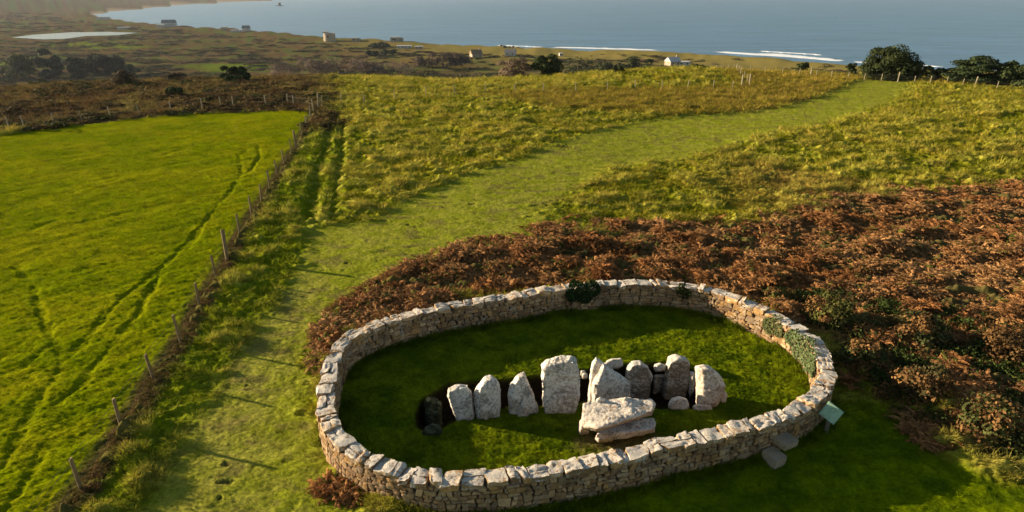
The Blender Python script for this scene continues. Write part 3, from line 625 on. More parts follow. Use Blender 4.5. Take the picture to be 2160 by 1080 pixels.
# ------------------------------------------------------------------ standing stones
rock_m = stone_mat('pale_granite', (.37, .335, .295), (.64, .60, .55), .49, top_bias=.05, attr=False, spots=(.09, .08, .07), dark=.95, yellow=.05)
rock_w = stone_mat('warm_granite', (.42, .33, .255), (.64, .57, .49), .50, top_bias=.08, attr=False, spots=(.11, .08, .06), dark=.9, yellow=.08)
rock_d = stone_mat('dull_granite', (.31, .255, .19), (.52, .48, .42), .56, top_bias=.34, attr=False, spots=(.05, .045, .04), dark=.7)  # lichen, weighted upwards so its pale colour also paints in sunlit tops
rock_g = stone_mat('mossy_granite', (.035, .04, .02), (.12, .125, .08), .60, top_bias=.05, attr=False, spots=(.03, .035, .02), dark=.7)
def hull_rock(name, pts, mat, seed=0, vox=.035, amp=.035, smooth=0, chips=0, parent=None):
    bm = bmesh.new()
    for p in pts: bm.verts.new(p)
    bmesh.ops.convex_hull(bm, input=bm.verts)
    me = bpy.data.meshes.new(name + '_hull'); bm.to_mesh(me); bm.free()
    t = bpy.data.objects.new('tmp', me); scene.collection.objects.link(t)
    md = t.modifiers.new('r', 'REMESH'); md.mode = 'VOXEL'; md.voxel_size = vox
    sm = t.modifiers.new('s', 'SMOOTH'); sm.iterations = smooth; sm.factor = .5
    dg = bpy.context.evaluated_depsgraph_get(); m2 = bpy.data.meshes.new_from_object(t.evaluated_get(dg)); bpy.data.objects.remove(t)
    m2.name = name; sd = seed * 13.7
    for v in m2.vertices:
        q = v.co * 1.6 + Vector((sd, 0, 0)); nn = mnoise.fractal(q, .8, 2.1, 5)
        cr = abs(mnoise.noise(v.co * Vector((1.2, 1.2, 3.2)) * 1.6 + Vector((sd, 5, 0)))); lay = -.05 if cr < .05 else 0
        cell = mnoise.voronoi(v.co * 3.1 + Vector((sd, 0, 0)))[0]; fine = mnoise.noise(v.co * 9 + Vector((sd, 1, 2))) * .6 + mnoise.noise(v.co * 20) * .4 - 1.6 * max(0, .10 - (cell[1] - cell[0])) * 5
        v.co += v.normal * (nn * amp * 1.6 + fine * amp * .5 + lay * amp * 12 * (1 - cr / .05))
    m2.polygons.foreach_set('use_smooth', [True] * len(m2.polygons)); m2.update()
    return m2
def slab(name, px, base_y, thick, mat, label, seed, lean=18, z0=0., ridge=(), group=None, yaw=0, cat='stone', front=.9, back=.82, below=.3, amp=.03):
    """upright stone: outline (photo px) on a plane that stands at the stone's own foot, given real thickness"""
    cx = sum(p[0] for p in px) / len(px); foot = at(cx, base_y, z0)
    n = Matrix.Rotation(R(yaw), 3, 'Z') @ Vector((0, -math.cos(R(lean)), math.sin(R(lean))))
    P = []
    for a, b in px:
        d = ray(a, b); o = Vector((0, 0, CAM_Z)); t = (foot - o).dot(n) / d.dot(n); P.append(o + d * t)
    low = min(p.z for p in P); P2 = list(P)
    cen = sum(P, Vector()) / len(P)
    pts = [p.copy() for p in P]
    for p in P:
        if p.z < low + (.35 if z0 > -.2 else .6): pts.append(p - Vector((0, 0, below if z0 > -.2 else .8)))
    Q = list(pts); out = []
    for p in Q: out += [p - n * thick * .25]
    for p in Q: out += [cen + (p - cen) * front + n * thick * .25, cen + (p - cen) * back - n * thick * .75]
    for (a, b, dd) in ridge:
        d = ray(a, b); o = Vector((0, 0, CAM_Z)); t = (foot - o).dot(n) / d.dot(n); out.append(o + d * t + n * dd)
    org = Vector((foot.x, foot.y, z0)); out = [p - org for p in out]
    o = link(name, hull_rock(name, out, mat, seed, amp=amp), mat); o.location = org
    tag(o, label, cat, group); return o
GR = 'stones of the ruined chamber'
slab('standing_stone', [(946, 822), (960, 814), (985, 813), (996, 830), (1001, 868), (992, 882), (966, 886), (950, 858), (943, 838)], 884, .4, rock_m, 'small squarish grey stone, first pale stone at the left end of the row', 1, 14, group=GR, yaw=6)
slab('standing_stone', [(1005, 816), (1020, 796), (1035, 793), (1048, 802), (1058, 824), (1055, 850), (1056, 870), (1040, 878), (1003, 872), (998, 840)], 876, .5, rock_m, 'round-topped dark speckled stone with a bright ridge down its front, second in the row', 2, 14, group=GR, ridge=((1014, 812, .32), (1016, 872, .30)))
slab('standing_stone', [(1074, 812), (1092, 790), (1106, 786), (1112, 800), (1137, 860), (1110, 874), (1072, 868), (1069, 840)], 870, .42, rock_m, 'sharp leaning triangular stone, third in the row beside the big block', 3, 14, group=GR, ridge=((1086, 806, .24), (1084, 834, .26)))
slab('stone_splinter', [(1096, 852), (1104, 842), (1116, 862), (1112, 874), (1091, 874)], 876, .2, rock_m, 'little pointed splinter leaning on the front of the triangular stone', 4, 5, ridge=((1104, 850, .14),), cat='stone', amp=.015)
slab('standing_stone', [(1141, 774), (1150, 766), (1184, 757), (1204, 753), (1216, 762), (1225, 792), (1222, 840), (1212, 860), (1180, 867), (1150, 862), (1144, 830), (1142, 800)], 866, .75, rock_m, 'largest block of the row, tall and rectangular with a rough pitted face', 5, 12, group=GR, front=.93, amp=.05)
slab('standing_stone', [(1245, 800), (1250, 765), (1258, 753), (1285, 775), (1290, 850), (1250, 848), (1243, 830)], 842, .35, rock_m, 'thin pointed stone standing just behind the large triangular slab', 6, 8, z0=-.3, group=GR)
slab('standing_stone', [(1250, 808), (1262, 795), (1272, 767), (1300, 785), (1333, 808), (1332, 838), (1320, 850), (1250, 848), (1247, 820)], 852, .4, rock_m, 'broad triangular slab with a sloping top edge behind the capstone', 7, 18, z0=-.1, group=GR, ridge=((1262, 800, .2),), amp=.02)
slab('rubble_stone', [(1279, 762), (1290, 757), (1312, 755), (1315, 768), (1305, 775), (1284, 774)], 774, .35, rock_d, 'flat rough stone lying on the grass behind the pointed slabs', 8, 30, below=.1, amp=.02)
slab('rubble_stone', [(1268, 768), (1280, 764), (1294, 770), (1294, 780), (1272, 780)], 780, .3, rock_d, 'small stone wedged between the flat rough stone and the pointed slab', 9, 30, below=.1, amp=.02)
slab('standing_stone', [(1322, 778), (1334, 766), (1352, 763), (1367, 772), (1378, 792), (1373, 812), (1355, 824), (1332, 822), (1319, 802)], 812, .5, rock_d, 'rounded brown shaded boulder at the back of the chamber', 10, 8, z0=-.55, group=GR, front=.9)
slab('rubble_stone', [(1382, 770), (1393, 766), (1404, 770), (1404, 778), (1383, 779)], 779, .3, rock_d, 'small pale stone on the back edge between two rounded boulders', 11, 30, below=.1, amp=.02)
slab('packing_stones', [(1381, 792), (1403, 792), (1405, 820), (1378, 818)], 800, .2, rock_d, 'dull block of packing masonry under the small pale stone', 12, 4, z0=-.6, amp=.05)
slab('standing_stone', [(1407, 772), (1413, 758), (1428, 753), (1447, 755), (1455, 765), (1456, 790), (1450, 812), (1430, 822), (1403, 806), (1405, 784)], 808, .5, rock_d, 'round-headed brown boulder with a top coloured pale as if sunlit at the back right of the chamber', 13, 6, z0=-.55, group=GR, front=.93)
slab('leaning_stone', [(1456, 782), (1468, 786), (1476, 800), (1476, 846), (1462, 836), (1457, 810)], 820, .3, rock_w, 'narrow ochre stained stone leaning in the gap by the end stone', 14, 20, z0=-.5, amp=.03)
slab('standing_stone', [(1475, 776), (1488, 772), (1500, 774), (1522, 792), (1530, 812), (1516, 835), (1510, 850), (1492, 856), (1478, 852)], 852, .5, rock_w, 'pale cream angular stone closing the right end of the chamber', 15, 12, group=GR, ridge=((1512, 806, .25), (1500, 835, .3)), yaw=14, amp=.02)
slab('rubble_stone', [(1412, 855), (1418, 843), (1436, 837), (1450, 842), (1456, 858), (1440, 864), (1415, 862)], 861, .35, rock_w, 'small domed boulder in the grass in front of the chamber mouth', 16, 25, below=.12, amp=.02)
slab('rubble_stone', [(1462, 856), (1476, 852), (1500, 853), (1504, 862), (1480, 866), (1462, 862)], 863, .3, rock_w, 'flat stone at the foot of the cream end stone', 17, 35, below=.1, amp=.02)
slab('rubble_stone', [(1518, 838), (1526, 822), (1534, 830), (1532, 845), (1520, 848)], 847, .3, rock_w, 'small stone half hidden behind the cream end stone', 18, 25, below=.1, amp=.02)
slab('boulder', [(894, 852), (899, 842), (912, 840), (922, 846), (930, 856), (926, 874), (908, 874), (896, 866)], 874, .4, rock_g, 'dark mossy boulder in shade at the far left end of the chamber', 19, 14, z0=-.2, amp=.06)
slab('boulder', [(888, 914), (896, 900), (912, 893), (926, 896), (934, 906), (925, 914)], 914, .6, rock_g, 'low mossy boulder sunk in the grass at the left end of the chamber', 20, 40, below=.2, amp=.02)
for k, (a, b, lb) in enumerate([(1234, 792, 'tiny stone at the back edge behind the largest block'), (1230, 786, 'tiny stone in the grass behind and above the largest block')]):
    slab('rubble_stone', [(a - 6, b), (a - 4, b - 5), (a + 4, b - 5), (a + 6, b), (a + 3, b + 3), (a - 4, b + 3)], b + 3, .2, rock_d, lb, 21 + k, 30, below=.1, amp=.01)
# capstone lying on a lower slab
def lay(name, top, zt, bot, zb, mat, label, seed, amp=.03, cat='capstone'):
    P = [at(a, b, z) for (a, b), z in zip(top, zt)] + [at(a, b, z) for (a, b), z in zip(bot, zb)]
    c = sum(P, Vector()) / len(P); org = Vector((c.x, c.y, 0)); o = link(name, hull_rock(name, [p - org for p in P], mat, seed, amp=amp, vox=.04), mat); o.location = org; tag(o, label, cat); return o
lay('capstone', [(1230, 850), (1262, 842), (1320, 838), (1375, 840), (1384, 852), (1378, 868), (1330, 872), (1262, 905), (1228, 882)], [.95, 1.0, 1.02, 1.0, .95, .95, .98, .85, .85],
    [(1240, 868), (1380, 858), (1374, 876), (1305, 884), (1258, 912), (1226, 900)], [.55, .6, .62, .62, .5, .5], rock_w, 'big tilted capstone of pinkish granite lying on a lower slab', 31)
lay('support_slab', [(1268, 892), (1330, 884), (1378, 880), (1384, 890), (1380, 905), (1320, 912), (1258, 916)], [.5] * 7,
    [(1270, 905), (1380, 896), (1382, 914), (1320, 928), (1258, 930)], [.2] * 5, rock_m, 'long flat grey slab under the front edge of the capstone', 32, cat='stone slab')
lay('support_stone', [(1222, 886), (1236, 878), (1240, 900), (1224, 908)], [.55, .55, .45, .4], [(1218, 908), (1240, 900), (1245, 920), (1222, 922)], [-.2] * 4, rock_w, 'small pale stone propping the left corner of the capstone', 33, .015, 'stone')
lay('support_stone', [(1256, 916), (1280, 912), (1292, 920), (1262, 930)], [.4, .4, .35, .35], [(1250, 930), (1285, 922), (1295, 934), (1262, 940)], [-.2] * 4, rock_w, 'reddish stone under the middle of the capstone front', 34, .02, 'stone')
lay('support_stone', [(1300, 900), (1372, 890), (1376, 900), (1300, 915)], [.3] * 4, [(1300, 915), (1372, 905), (1376, 915), (1300, 930)], [-.3] * 4, rock_d, 'shaded stone hidden below the flat grey slab', 35, .02, 'stone')
lay('rubble_stone', [(1256, 840), (1266, 836), (1276, 840), (1274, 848), (1258, 848)], [1.05, 1.2, 1.15, 1.0, 1.0], [(1256, 850), (1280, 846), (1276, 852), (1258, 854)], [.85] * 4, rock_m, 'small pointed stone perched on the back left of the capstone', 36, .015, 'stone')
lay('rubble_stone', [(1308, 838), (1322, 836), (1332, 840), (1318, 846)], [1.1, 1.15, 1.05, 1.05], [(1306, 846), (1334, 844), (1325, 850)], [.9] * 3, rock_w, 'flat little stone perched on the back edge of the capstone', 37, .015, 'stone')

# step blocks built into the outer face of the wall
def step(px, py, z, sx, sy, sz, rz, label, seed):
    p = at(px, py, z); V, Fc, Cc = [], [], []
    def f(u, v, w_):
        u, v, w_ = rnd(u, v, w_, .06); q = Matrix.Rotation(R(rz), 3, 'Z') @ Vector((u * sx / 2, v * sy / 2, w_ * sz / 2 - sz / 2)); nn = mnoise.noise_vector(Vector((u, v, w_)) * 1.5 + Vector((seed, 0, 0))) * .015
        return tuple(q + nn)
    stone_block(V, Fc, Cc, f, 8, np.array((.34, .27, .19))); o = link('step_stone', mesh_np('step_stone', V, Fc, False, np.array(Cc)), cut_m); o.location = p; tag(o, label, 'step', 'stone steps over the oval wall')
cut_m = stone_mat('cut_granite', (.3, .27, .23), (.24, .21, .18), .6, dark=.5)
step(1653, 920, .62, .52, .62, .22, 28, 'upper of two square granite step blocks jutting from the outside of the wall', 1)
step(1634, 956, .32, .45, .5, .34, 28, 'lower of two square granite step blocks, on the grass below the other', 2)

# ------------------------------------------------------------------ information plaque
def build_sign():
    foot = at(1741, 912, 0); root = empty('information_sign', foot, R(-22)); tag(root, 'tilted square green plaque on a short post outside the right end of the wall', 'sign')
    gm_, t, b = mat_new('green_enamel'); b.inputs['Roughness'].default_value = .45; g = N(t, 'ShaderNodeTexCoord'); n = noise_tex(t, 14, 5, .7, g.outputs['Object'])
    t.links.new(mixc(t, (.27, .40, .27), ramp(t, n.outputs[0], [(.3, .7), (.7, 1.2)]).outputs[0], 1, 'MULTIPLY'), b.inputs[0])
    ink = plain_mat('plaque_print', (.05, .12, .09)); edge = plain_mat('plaque_edge', (.25, .42, .32)); post = plain_mat('post_stone', (.13, .11, .09))
    def box(name, sx, sy, sz, loc, rx, m, par, bev=.008):
        bm = bmesh.new(); bmesh.ops.create_cube(bm, size=1); bmesh.ops.scale(bm, vec=(sx, sy, sz), verts=bm.verts); bmesh.ops.bevel(bm, geom=bm.edges[:], offset=bev, segments=2, affect='EDGES')
        me = bpy.data.meshes.new(name); bm.to_mesh(me); bm.free(); o = link(name, me, m, par); o.location = loc; o.rotation_euler.x = rx; return o
    box('post', .12, .12, .75, (0, 0, .37), 0, post, root)
    pl = box('plaque', .47, .47, .05, (0, -.1, .82), R(52), gm_, root); pl.data.transform(Matrix.Rotation(R(61), 4, 'Z')); rim = box('plaque_rim', .50, .50, .03, (0, 0, -.012), 0, edge, pl); rim.data.transform(Matrix.Rotation(R(61), 4, 'Z'))
    V, Fc = [], []
    def strip(x0, y0, w_, h_):
        b = len(V); V.extend([(x0, y0, .027), (x0 + w_, y0, .027), (x0 + w_, y0 + h_, .027), (x0, y0 + h_, .027)]); Fc.append((b, b + 1, b + 2, b + 3))
    # an engraved plan of the chamber: small bars in an oval
    for k in range(14):
        a = k / 14 * 2 * math.pi
        for q in (1, .86): V.append((.03 + .09 * q * math.cos(a), .08 + .05 * q * math.sin(a), .027))
        Fc.append((2 * k, 2 * ((k + 1) % 14), 2 * ((k + 1) % 14) + 1, 2 * k + 1))
    link('engraving', mesh_np('engraving', V, Fc, False), ink, pl)
build_sign()

# ------------------------------------------------------------------ ivy on the wall
ivy_m = leaf_mat('ivy_leaves', False, .15, None, .3)
def ivy(s0, s1, side, zlo, zhi, n, col, label, drape=.35, dens=1.):
    V, Fc, Cc = [], [], []; p0, _, _ = wpt((s0 + s1) / 2)
    for k in range(n):
        u = rng.uniform(-1, 1); lim = math.sqrt(max(0, 1 - u * u)); s = (s0 + s1) / 2 + u * (s1 - s0) / 2; zz = (zlo + zhi) / 2 + rng.uniform(-1, 1) * lim * (zhi - zlo) / 2 + .08 * math.sin(s * 7)
        p, tv, nv = wpt(s)
        if zz > WALL_H: d = .29 - (zz - WALL_H) * 1.6; z = WALL_H + rng.uniform(0.0, .09)
        else: d = .26 + rng.uniform(0, .10); z = zz
        q = np.array([p[0] + nv[0] * side * d, p[1] + nv[1] * side * d, z]) - np.array([p0[0], p0[1], 0]); nn = np.array([nv[0] * side * .8, nv[1] * side * .8, .5]) + rng.normal(0, .45, 3); nn /= np.linalg.norm(nn)
        uu = np.cross(nn, rng.normal(size=3)); uu /= np.linalg.norm(uu); vv = np.cross(nn, uu); sz = rng.uniform(.025, .05); b = len(V)
        V += [tuple(q - uu * sz), tuple(q + vv * sz), tuple(q + uu * sz), tuple(q - vv * sz)]; Fc.append((b, b + 1, b + 2, b + 3)); Cc += [np.array(col) * rng.uniform(.6, 1.5)] * 4
    o = link('ivy', mesh_np('ivy', V, Fc, False, np.array(Cc)), ivy_m); o.location = (p0[0], p0[1], 0); tag(o, label, 'ivy')
def s_of(px, py, z=WALL_H):
    q = np.array(at(px, py, z)[:2]); return float(np.argmin(((WC - q) ** 2).sum(1))) / WN * WL
a = s_of(1190, 603); b = s_of(1262, 596); ivy(min(a, b), max(a, b), -1, .35, 1.42, 1500, (.018, .035, .010), 'dark green ivy spilling over the top of the far wall')
a = s_of(1672, 684); b = s_of(1742, 768); ivy(min(a, b), max(a, b), -1, .15, 1.25, 1700, (.085, .11, .045), 'grey green ivy climbing the inside of the right end of the wall')
a = s_of(1625, 655); b = s_of(1668, 680); ivy(min(a, b), max(a, b), -1, .3, 1.15, 450, (.08, .09, .035), 'thin pale creeper on the inner wall left of the grey green ivy')
a = s_of(1428, 596); b = s_of(1462, 600); ivy(min(a, b), max(a, b), -1, .6, 1.2, 260, (.03, .04, .012), 'small dark creeper hanging on the far wall right of the dark ivy')

# ------------------------------------------------------------------ fences
wood_m = plain_mat('weathered_wood', (.20, .14, .075), .9, .3, 9); pale_m = plain_mat('pale_wood', (.25, .21, .14), .9, .3, 9); wire_m = plain_mat('fence_wire', (.12, .11, .10), .6)
def post_mesh(h, r, seed, top=.0, wm=None):
    V, Fc = [], []; rg = np.random.default_rng(seed); n = 8
    for k, z in enumerate((-.35, .0, h * .5, h - .02, h)):
        rr = r * (1.05 if k < 4 else .75)
        for i in range(n):
            a = i / n * 2 * math.pi; q = rr * (1 + rg.normal(0, .05)); V.append((q * math.cos(a), q * math.sin(a), z + (top * math.cos(a) if k > 2 else 0)))
    for k in range(4):
        for i in range(n): Fc.append((k * n + i, k * n + (i + 1) % n, (k + 1) * n + (i + 1) % n, (k + 1) * n + i))
    me = bpy.data.meshes.new('post'); me.from_pydata(V, [], Fc + [tuple(range(4 * n, 5 * n))]); me.materials.append(wm or wood_m); me.update(); return me
post_vars = [post_mesh(1.2, .048, k, .02) for k in range(5)]; strainer = post_mesh(1.6, .09, 9, .02); far_vars = [post_mesh(1.3, .055, k, .02, pale_m) for k in range(5)]; far_strainer = post_mesh(1.7, .09, 9, .02, pale_m)
def fence(pts, label, wires=(.35, .65, .95, 1.12), wr=.004, big=(), hs=1., lean=.035, brace=()):
    P = [Vector((p.x, p.y, gm(p.x, p.y))) for p in pts]; root = empty('post_and_wire_fence', P[0]); tag(root, label, 'fence'); tops = []
    for k, p in enumerate(P):
        fr_ = p.length > 62; me = (far_strainer if fr_ else strainer) if k in big else (far_vars if fr_ else post_vars)[k % 5]; o = link('post', me, None, root); o.location = p - P[0]; o.rotation_euler = (rng.normal(0, lean), rng.normal(0, lean), rng.uniform(0, 6)); o.scale.z = hs * rng.uniform(.92, 1.08)
        tops.append(p - P[0])
    for k in brace:
        o = link('brace', post_vars[1], None, root); o.location = P[k] - P[0] + Vector((.9, .1, .0)); o.rotation_euler = (0, R(-42), 0); o.scale = (.8, .8, 1.1)
    for hw in wires:
        V, Fc = [], []
        for a, b in zip(tops[:-1], tops[1:]):
            L = (b - a).length; q = max(2, int(L)); 
            for i in range(q):
                for t in (i / q, (i + 1) / q):
                    c = a.lerp(b, t) + Vector((0, 0, hw * hs - .03 * 4 * t * (1 - t))); V += [tuple(c + Vector((0, 0, wr))), tuple(c + Vector((wr, wr, -wr))), tuple(c + Vector((-wr, -wr, -wr)))]
                s = len(V) - 6
                for e in range(3): Fc.append((s + e, s + (e + 1) % 3, s + 3 + (e + 1) % 3, s + 3 + e))
        link('wire', mesh_np('wire', V, Fc), wire_m, root)
    return root
A = lambda L: [at(a, b) if b > 235 else lim(a, b) for a, b in L]
def lim(a, b, dmax=118):
    p, d = on_ground(a, b); q = ray(a, b); hd = math.hypot(q.x, q.y); d = min(d, dmax); return Vector((q.x / hd * d, q.y / hd * d, 0))
RIM = lambda L, d: [lim(a, 100, d) for a in L]
fence([Vector((-11.2, 5.6, 0)), Vector((-11.5, 8.7, 0))] + A(fence_px), 'long post and wire fence along the right side of the bright green field', big=(8, 16, 21), brace=(21,))
fence(A([(-260, 318), (-120, 300), (-60, 288), (21, 279), (53, 275), (115, 266), (175, 260), (235, 252), (296, 246), (362, 239), (428, 233), (467, 231), (493, 228), (562, 224), (607, 221), (620, 224), (660, 232)]), 'fence across the far top edge of the bright green field')
fence(A([(680, 228), (720, 218), (769, 221), (834, 214), (899, 205), (959, 201), (1024, 198), (1087, 196), (1146, 196), (1215, 195), (1281, 193), (1340, 191), (1396, 190), (1450, 191), (1504, 190), (1544, 191), (1564, 185)]), 'long fence crossing the rough grass in the middle distance', big=(16,), brace=(16,))
fence(A([(1580, 184), (1575, 176), (1569, 168), (1562, 161), (1558, 156), (1553, 152), (1548, 148.5), (1542, 145.5), (1536, 143), (1529, 141), (1521, 139.5), (1512, 138)]), 'short fence running away from the viewer towards the rim of the hilltop', big=(0,))
fence(RIM([1560, 1590, 1622, 1660, 1697, 1722, 1733, 1767, 1803, 1839, 1876, 1912, 1948, 1983, 2019, 2053, 2081, 2130, 2190, 2260], 109), 'fence on the rim of the hilltop in front of the seaside bushes', hs=.85, big=(5, 11, 16))

# ------------------------------------------------------------------ trees and bushes
tree_m = leaf_mat('tree_leaves', False, .15, None, .3); bark_m = plain_mat('bark', (.08, .065, .05), .9, .3, 6)
def crown(W, H, seed, n, leaf, col, shape='round', lobes=26, bare=False, alt=None):
    rg = np.random.default_rng(seed); V, Fc, Cc = [], [], []; L = []
    for k in range(lobes):
        if shape == 'round': a = rg.uniform(0, 6.28); q = math.sqrt(rg.uniform()) * .78; z = rg.uniform(0, 1) * math.sqrt(max(.05, 1 - q ** 3)) * .86; L.append((q * math.cos(a) * W / 2, q * math.sin(a) * W / 2 * .8, z * H, rg.uniform(.24, .4) * min(W, H * 1.3) / 2 * 1.2, .8))
        elif shape == 'flat': a = rg.uniform(0, 6.28); q = math.sqrt(rg.uniform()) * .9; z = rg.uniform(.15, .92) * (1 - .4 * q); L.append((q * math.cos(a) * W / 2, q * math.sin(a) * W / 2 * .7, z * H, rg.uniform(.18, .3) * W / 2, .32))
        elif shape == 'long': q = rg.uniform(-1, 1); L.append((q * W / 2, rg.normal(0, .12) * W / 2, rg.uniform(.1, .8) * H * math.sqrt(1 - .6 * q * q), rg.uniform(.25, .4) * H, .8))
    LC = [np.array(alt if (alt is not None and rg.uniform() < .45) else col) * rg.uniform(.7, 1.35) for _ in L]
    for k in range(n):
        li = rg.integers(len(L)); x, y, z, r, fl = L[li]; d = rg.normal(size=3); d /= np.linalg.norm(d); d[2] = d[2] if d[2] > -.2 else -d[2]
        p = np.array([x, y, z]) + d * r * rg.uniform(.7, 1.12) * np.array([1, 1, fl])
        if p[2] < 0: p[2] = rg.uniform(0, .2)
        u = np.cross(d, rg.normal(size=3)); u /= np.linalg.norm(u); v = np.cross(u, d + rg.normal(0, .5, 3)); v /= np.linalg.norm(v); s = leaf * rg.uniform(.6, 1.3); b = len(V); wv = .25 if bare else .6
        V += [tuple(p - u * s * .6), tuple(p + v * s * wv), tuple(p + u * s * .6), tuple(p - v * s * wv)]; Fc.append((b, b + 1, b + 2, b + 3)); Cc += [np.array(LC[li]) * rg.uniform(.65, 1.4)] * 4
    return mesh_np('crown', V, Fc, False, np.array(Cc)), L
def tree(name, px0, px1, py0, py1, label, seed, col, shape='round', n=3500, cat='bush', dist=None, group=None, bare=False, sink=.0, leaf=None, lobes=26, alt=None, hk=1.):
    cx = (px0 + px1) / 2
    if dist is None: p, d = on_ground(cx, py1)
    else:
        q = ray(cx, py1); hd = math.hypot(q.x, q.y); p = Vector((q.x / hd * dist, q.y / hd * dist, 0)); p.z = gm(p.x, p.y); d = dist
    depth = p.y * CP - (p.z - CAM_Z) * SP; W = (px1 - px0) / F * depth
    q = ray(cx, py0); ztop = CAM_Z + q.z * p.y / q.y; H = max(ztop - p.z, .5) * hk
    root = empty(name, p - Vector((0, 0, sink))); tag(root, label, cat, group)
    me, L = crown(W, H, seed, n, (leaf or max(.12, d * .0022)), col, shape, lobes, bare, alt); link('crown', me, tree_m, root)
    V, Fc = [], []
    for k in [None] + list(range(0, min(9, len(L)))):
        tgt = np.array([0, 0, H * .6]) if k is None else np.array(L[k][:3]); r0 = W * .022 if k is None else W * .012; pr = np.array([0, 0, -.3]); ax = [pr]
        for i in range(1, 5):
            t = i / 4; q = pr * (1 - t) + tgt * t; q[2] = tgt[2] * t ** (1.3 if k is not None else 1) - .3 * (1 - t); q[:2] += np.random.default_rng(seed * 31 + i).normal(0, W * .01, 2); ax.append(q)
        b = len(V)
        for i, q in enumerate(ax):
            rr = r0 * (1 - .18 * i)
            for j in range(6): V.append((q[0] + rr * math.cos(j * 1.047), q[1] + rr * math.sin(j * 1.047), q[2]))
        for i in range(4):
            for j in range(6): Fc.append((b + i * 6 + j, b + i * 6 + (j + 1) % 6, b + (i + 1) * 6 + (j + 1) % 6, b + (i + 1) * 6 + j))
    link('trunk', mesh_np('trunk', V, Fc), bark_m, root); return root
DG = (.035, .045, .016); BG = (.055, .06, .022); BR = (.10, .075, .045); PB = (.17, .12, .085)
tree('large_bush', 1815, 1936, 97, 150, 'big dark round bush on the rim of the hilltop against the sea', 201, DG, n=26000, dist=113, lobes=90, leaf=.19)
tree('cypress_tree', 1998, 2116, 112, 158, 'flat-topped dark windswept cypress on the rim against the sea', 202, (.028, .04, .016), 'flat', n=15000, dist=113, cat='tree', lobes=80, leaf=.19)
tree('large_bush', 2100, 2185, 127, 160, 'dark bush at the right edge beyond the flat-topped cypress', 203, DG, n=9000, dist=113, lobes=50)
tree('small_bush', 1928, 1944, 132, 150, 'small dark bush tucked against the right side of the big round bush', 204, DG, n=900, dist=114)
tree('small_bush', 1786, 1810, 131, 142, 'little dark bush left of the big round bush on the rim', 205, DG, n=700, dist=118)
tree('small_bush', 1680, 1708, 130, 140, 'low dark bush behind the rim fence above the golden grass', 206, DG, n=700, dist=122)
tree('small_bush', 1940, 1998, 140, 152, 'low green bush between the big round bush and the cypress', 207, BG, n=3000, dist=113)
tree('round_bush', 1118, 1184, 115, 158, 'round dark green bush on the rim beside a pale bare bush', 208, DG, n=6000, dist=112)
tree('bare_bush', 1048, 1122, 119, 168, 'pale leafless bush leaning on the round dark green bush', 209, PB, n=5000, dist=113, bare=True)
tree('dark_bush', 460, 538, 140, 173, 'wide dark green bush beyond the field left of the fence corner', 210, DG, n=6000)
tree('dark_bush', 349, 392, 183, 204, 'small dark gorse bush on the slope left of the fence corner', 211, DG, n=2500)
tree('dark_bush', 248, 297, 138, 162, 'dark bush with a leaning top behind the brown bush on the left slope', 212, DG, n=3000)
tree('brown_bush', 236, 292, 150, 182, 'wide brown leafless bush on the left slope', 213, BR, n=3500, bare=True)
tree('brown_bush', 350, 396, 152, 174, 'round brown bush between two dark bushes on the left slope', 214, BR, n=2500, bare=True)
tree('dark_bush', 5, 30, 143, 164, 'small round dark bush near the left edge below the bright green plot', 215, DG, n=1500)
tree('brown_bush', 100, 126, 153, 167, 'small dark brown bush on the left slope between the edge and the wide brown bush', 216, (.06, .045, .025), n=1000)
tree('green_tree', 72, 124, 103, 129, 'left dark tree of the clump on the plain near the pond', 217, (.03, .035, .018), n=3500, cat='tree', dist=560)
tree('green_tree', 137, 180, 100, 128, 'flat-topped dark tree right of the left dark tree near the pond', 218, (.03, .035, .018), 'flat', n=3000, cat='tree', dist=570)
tree('green_tree', 140, 172, 114, 133, 'low dark tree in front of the flat-topped dark tree near the pond', 219, (.035, .04, .018), n=2000, cat='tree', dist=545)
tree('thicket', 172, 256, 112, 133, 'long dark thicket right of the dark trees near the pond', 220, (.04, .04, .02), 'long', n=3500, dist=550)
tree('thicket', 20, 52, 113, 126, 'short grey green thicket at the left edge of the plain', 221, BG, 'long', n=1500, dist=560)
tree('thicket', 570, 860, 120, 152, 'long pale purple-brown leafless thicket in the middle of the plain', 222, (.14, .10, .075), 'long', n=14000, dist=430, bare=True, lobes=60)
tree('thicket', 880, 990, 110, 131, 'dark brown thicket left of the house with the brown roof', 223, (.085, .06, .045), 'long', n=5000, dist=520, bare=True, lobes=40)
tree('windswept_tree', 774, 822, 88, 104, 'dark windswept tree beside the low white buildings on the plain', 224, (.03, .04, .02), 'flat', n=2500, cat='tree', dist=720)
tree('thicket', 774, 836, 103, 115, 'low green thicket below the windswept tree', 225, BG, 'long', n=2000, dist=640)
tree('green_tree', 1196, 1262, 110, 138, 'leftmost of the dark trees behind the rim, right of the round bush', 226, DG, 'flat', n=4000, cat='tree', dist=400)
tree('green_tree', 1255, 1300, 114, 142, 'second dark tree from the left in the row behind the rim', 227, (.045, .05, .02), n=3000, cat='tree', dist=390)
tree('green_tree', 1285, 1350, 109, 142, 'tallest middle tree in the row of dark trees behind the rim', 228, DG, n=5000, cat='tree', dist=400)
tree('green_tree', 1345, 1386, 117, 142, 'rightmost tree in the row of dark trees behind the rim', 229, DG, n=3000, cat='tree', dist=395)
tree('thicket', 1190, 1290, 126, 150, 'grey green thicket in front of the row of dark trees', 230, (.06, .065, .03), 'long', n=5000, dist=300, lobes=40)
tree('thicket', 860, 950, 143, 168, 'tall green thicket just behind the rim below the plain', 231, (.07, .07, .03), 'long', n=5000, dist=240, lobes=40)
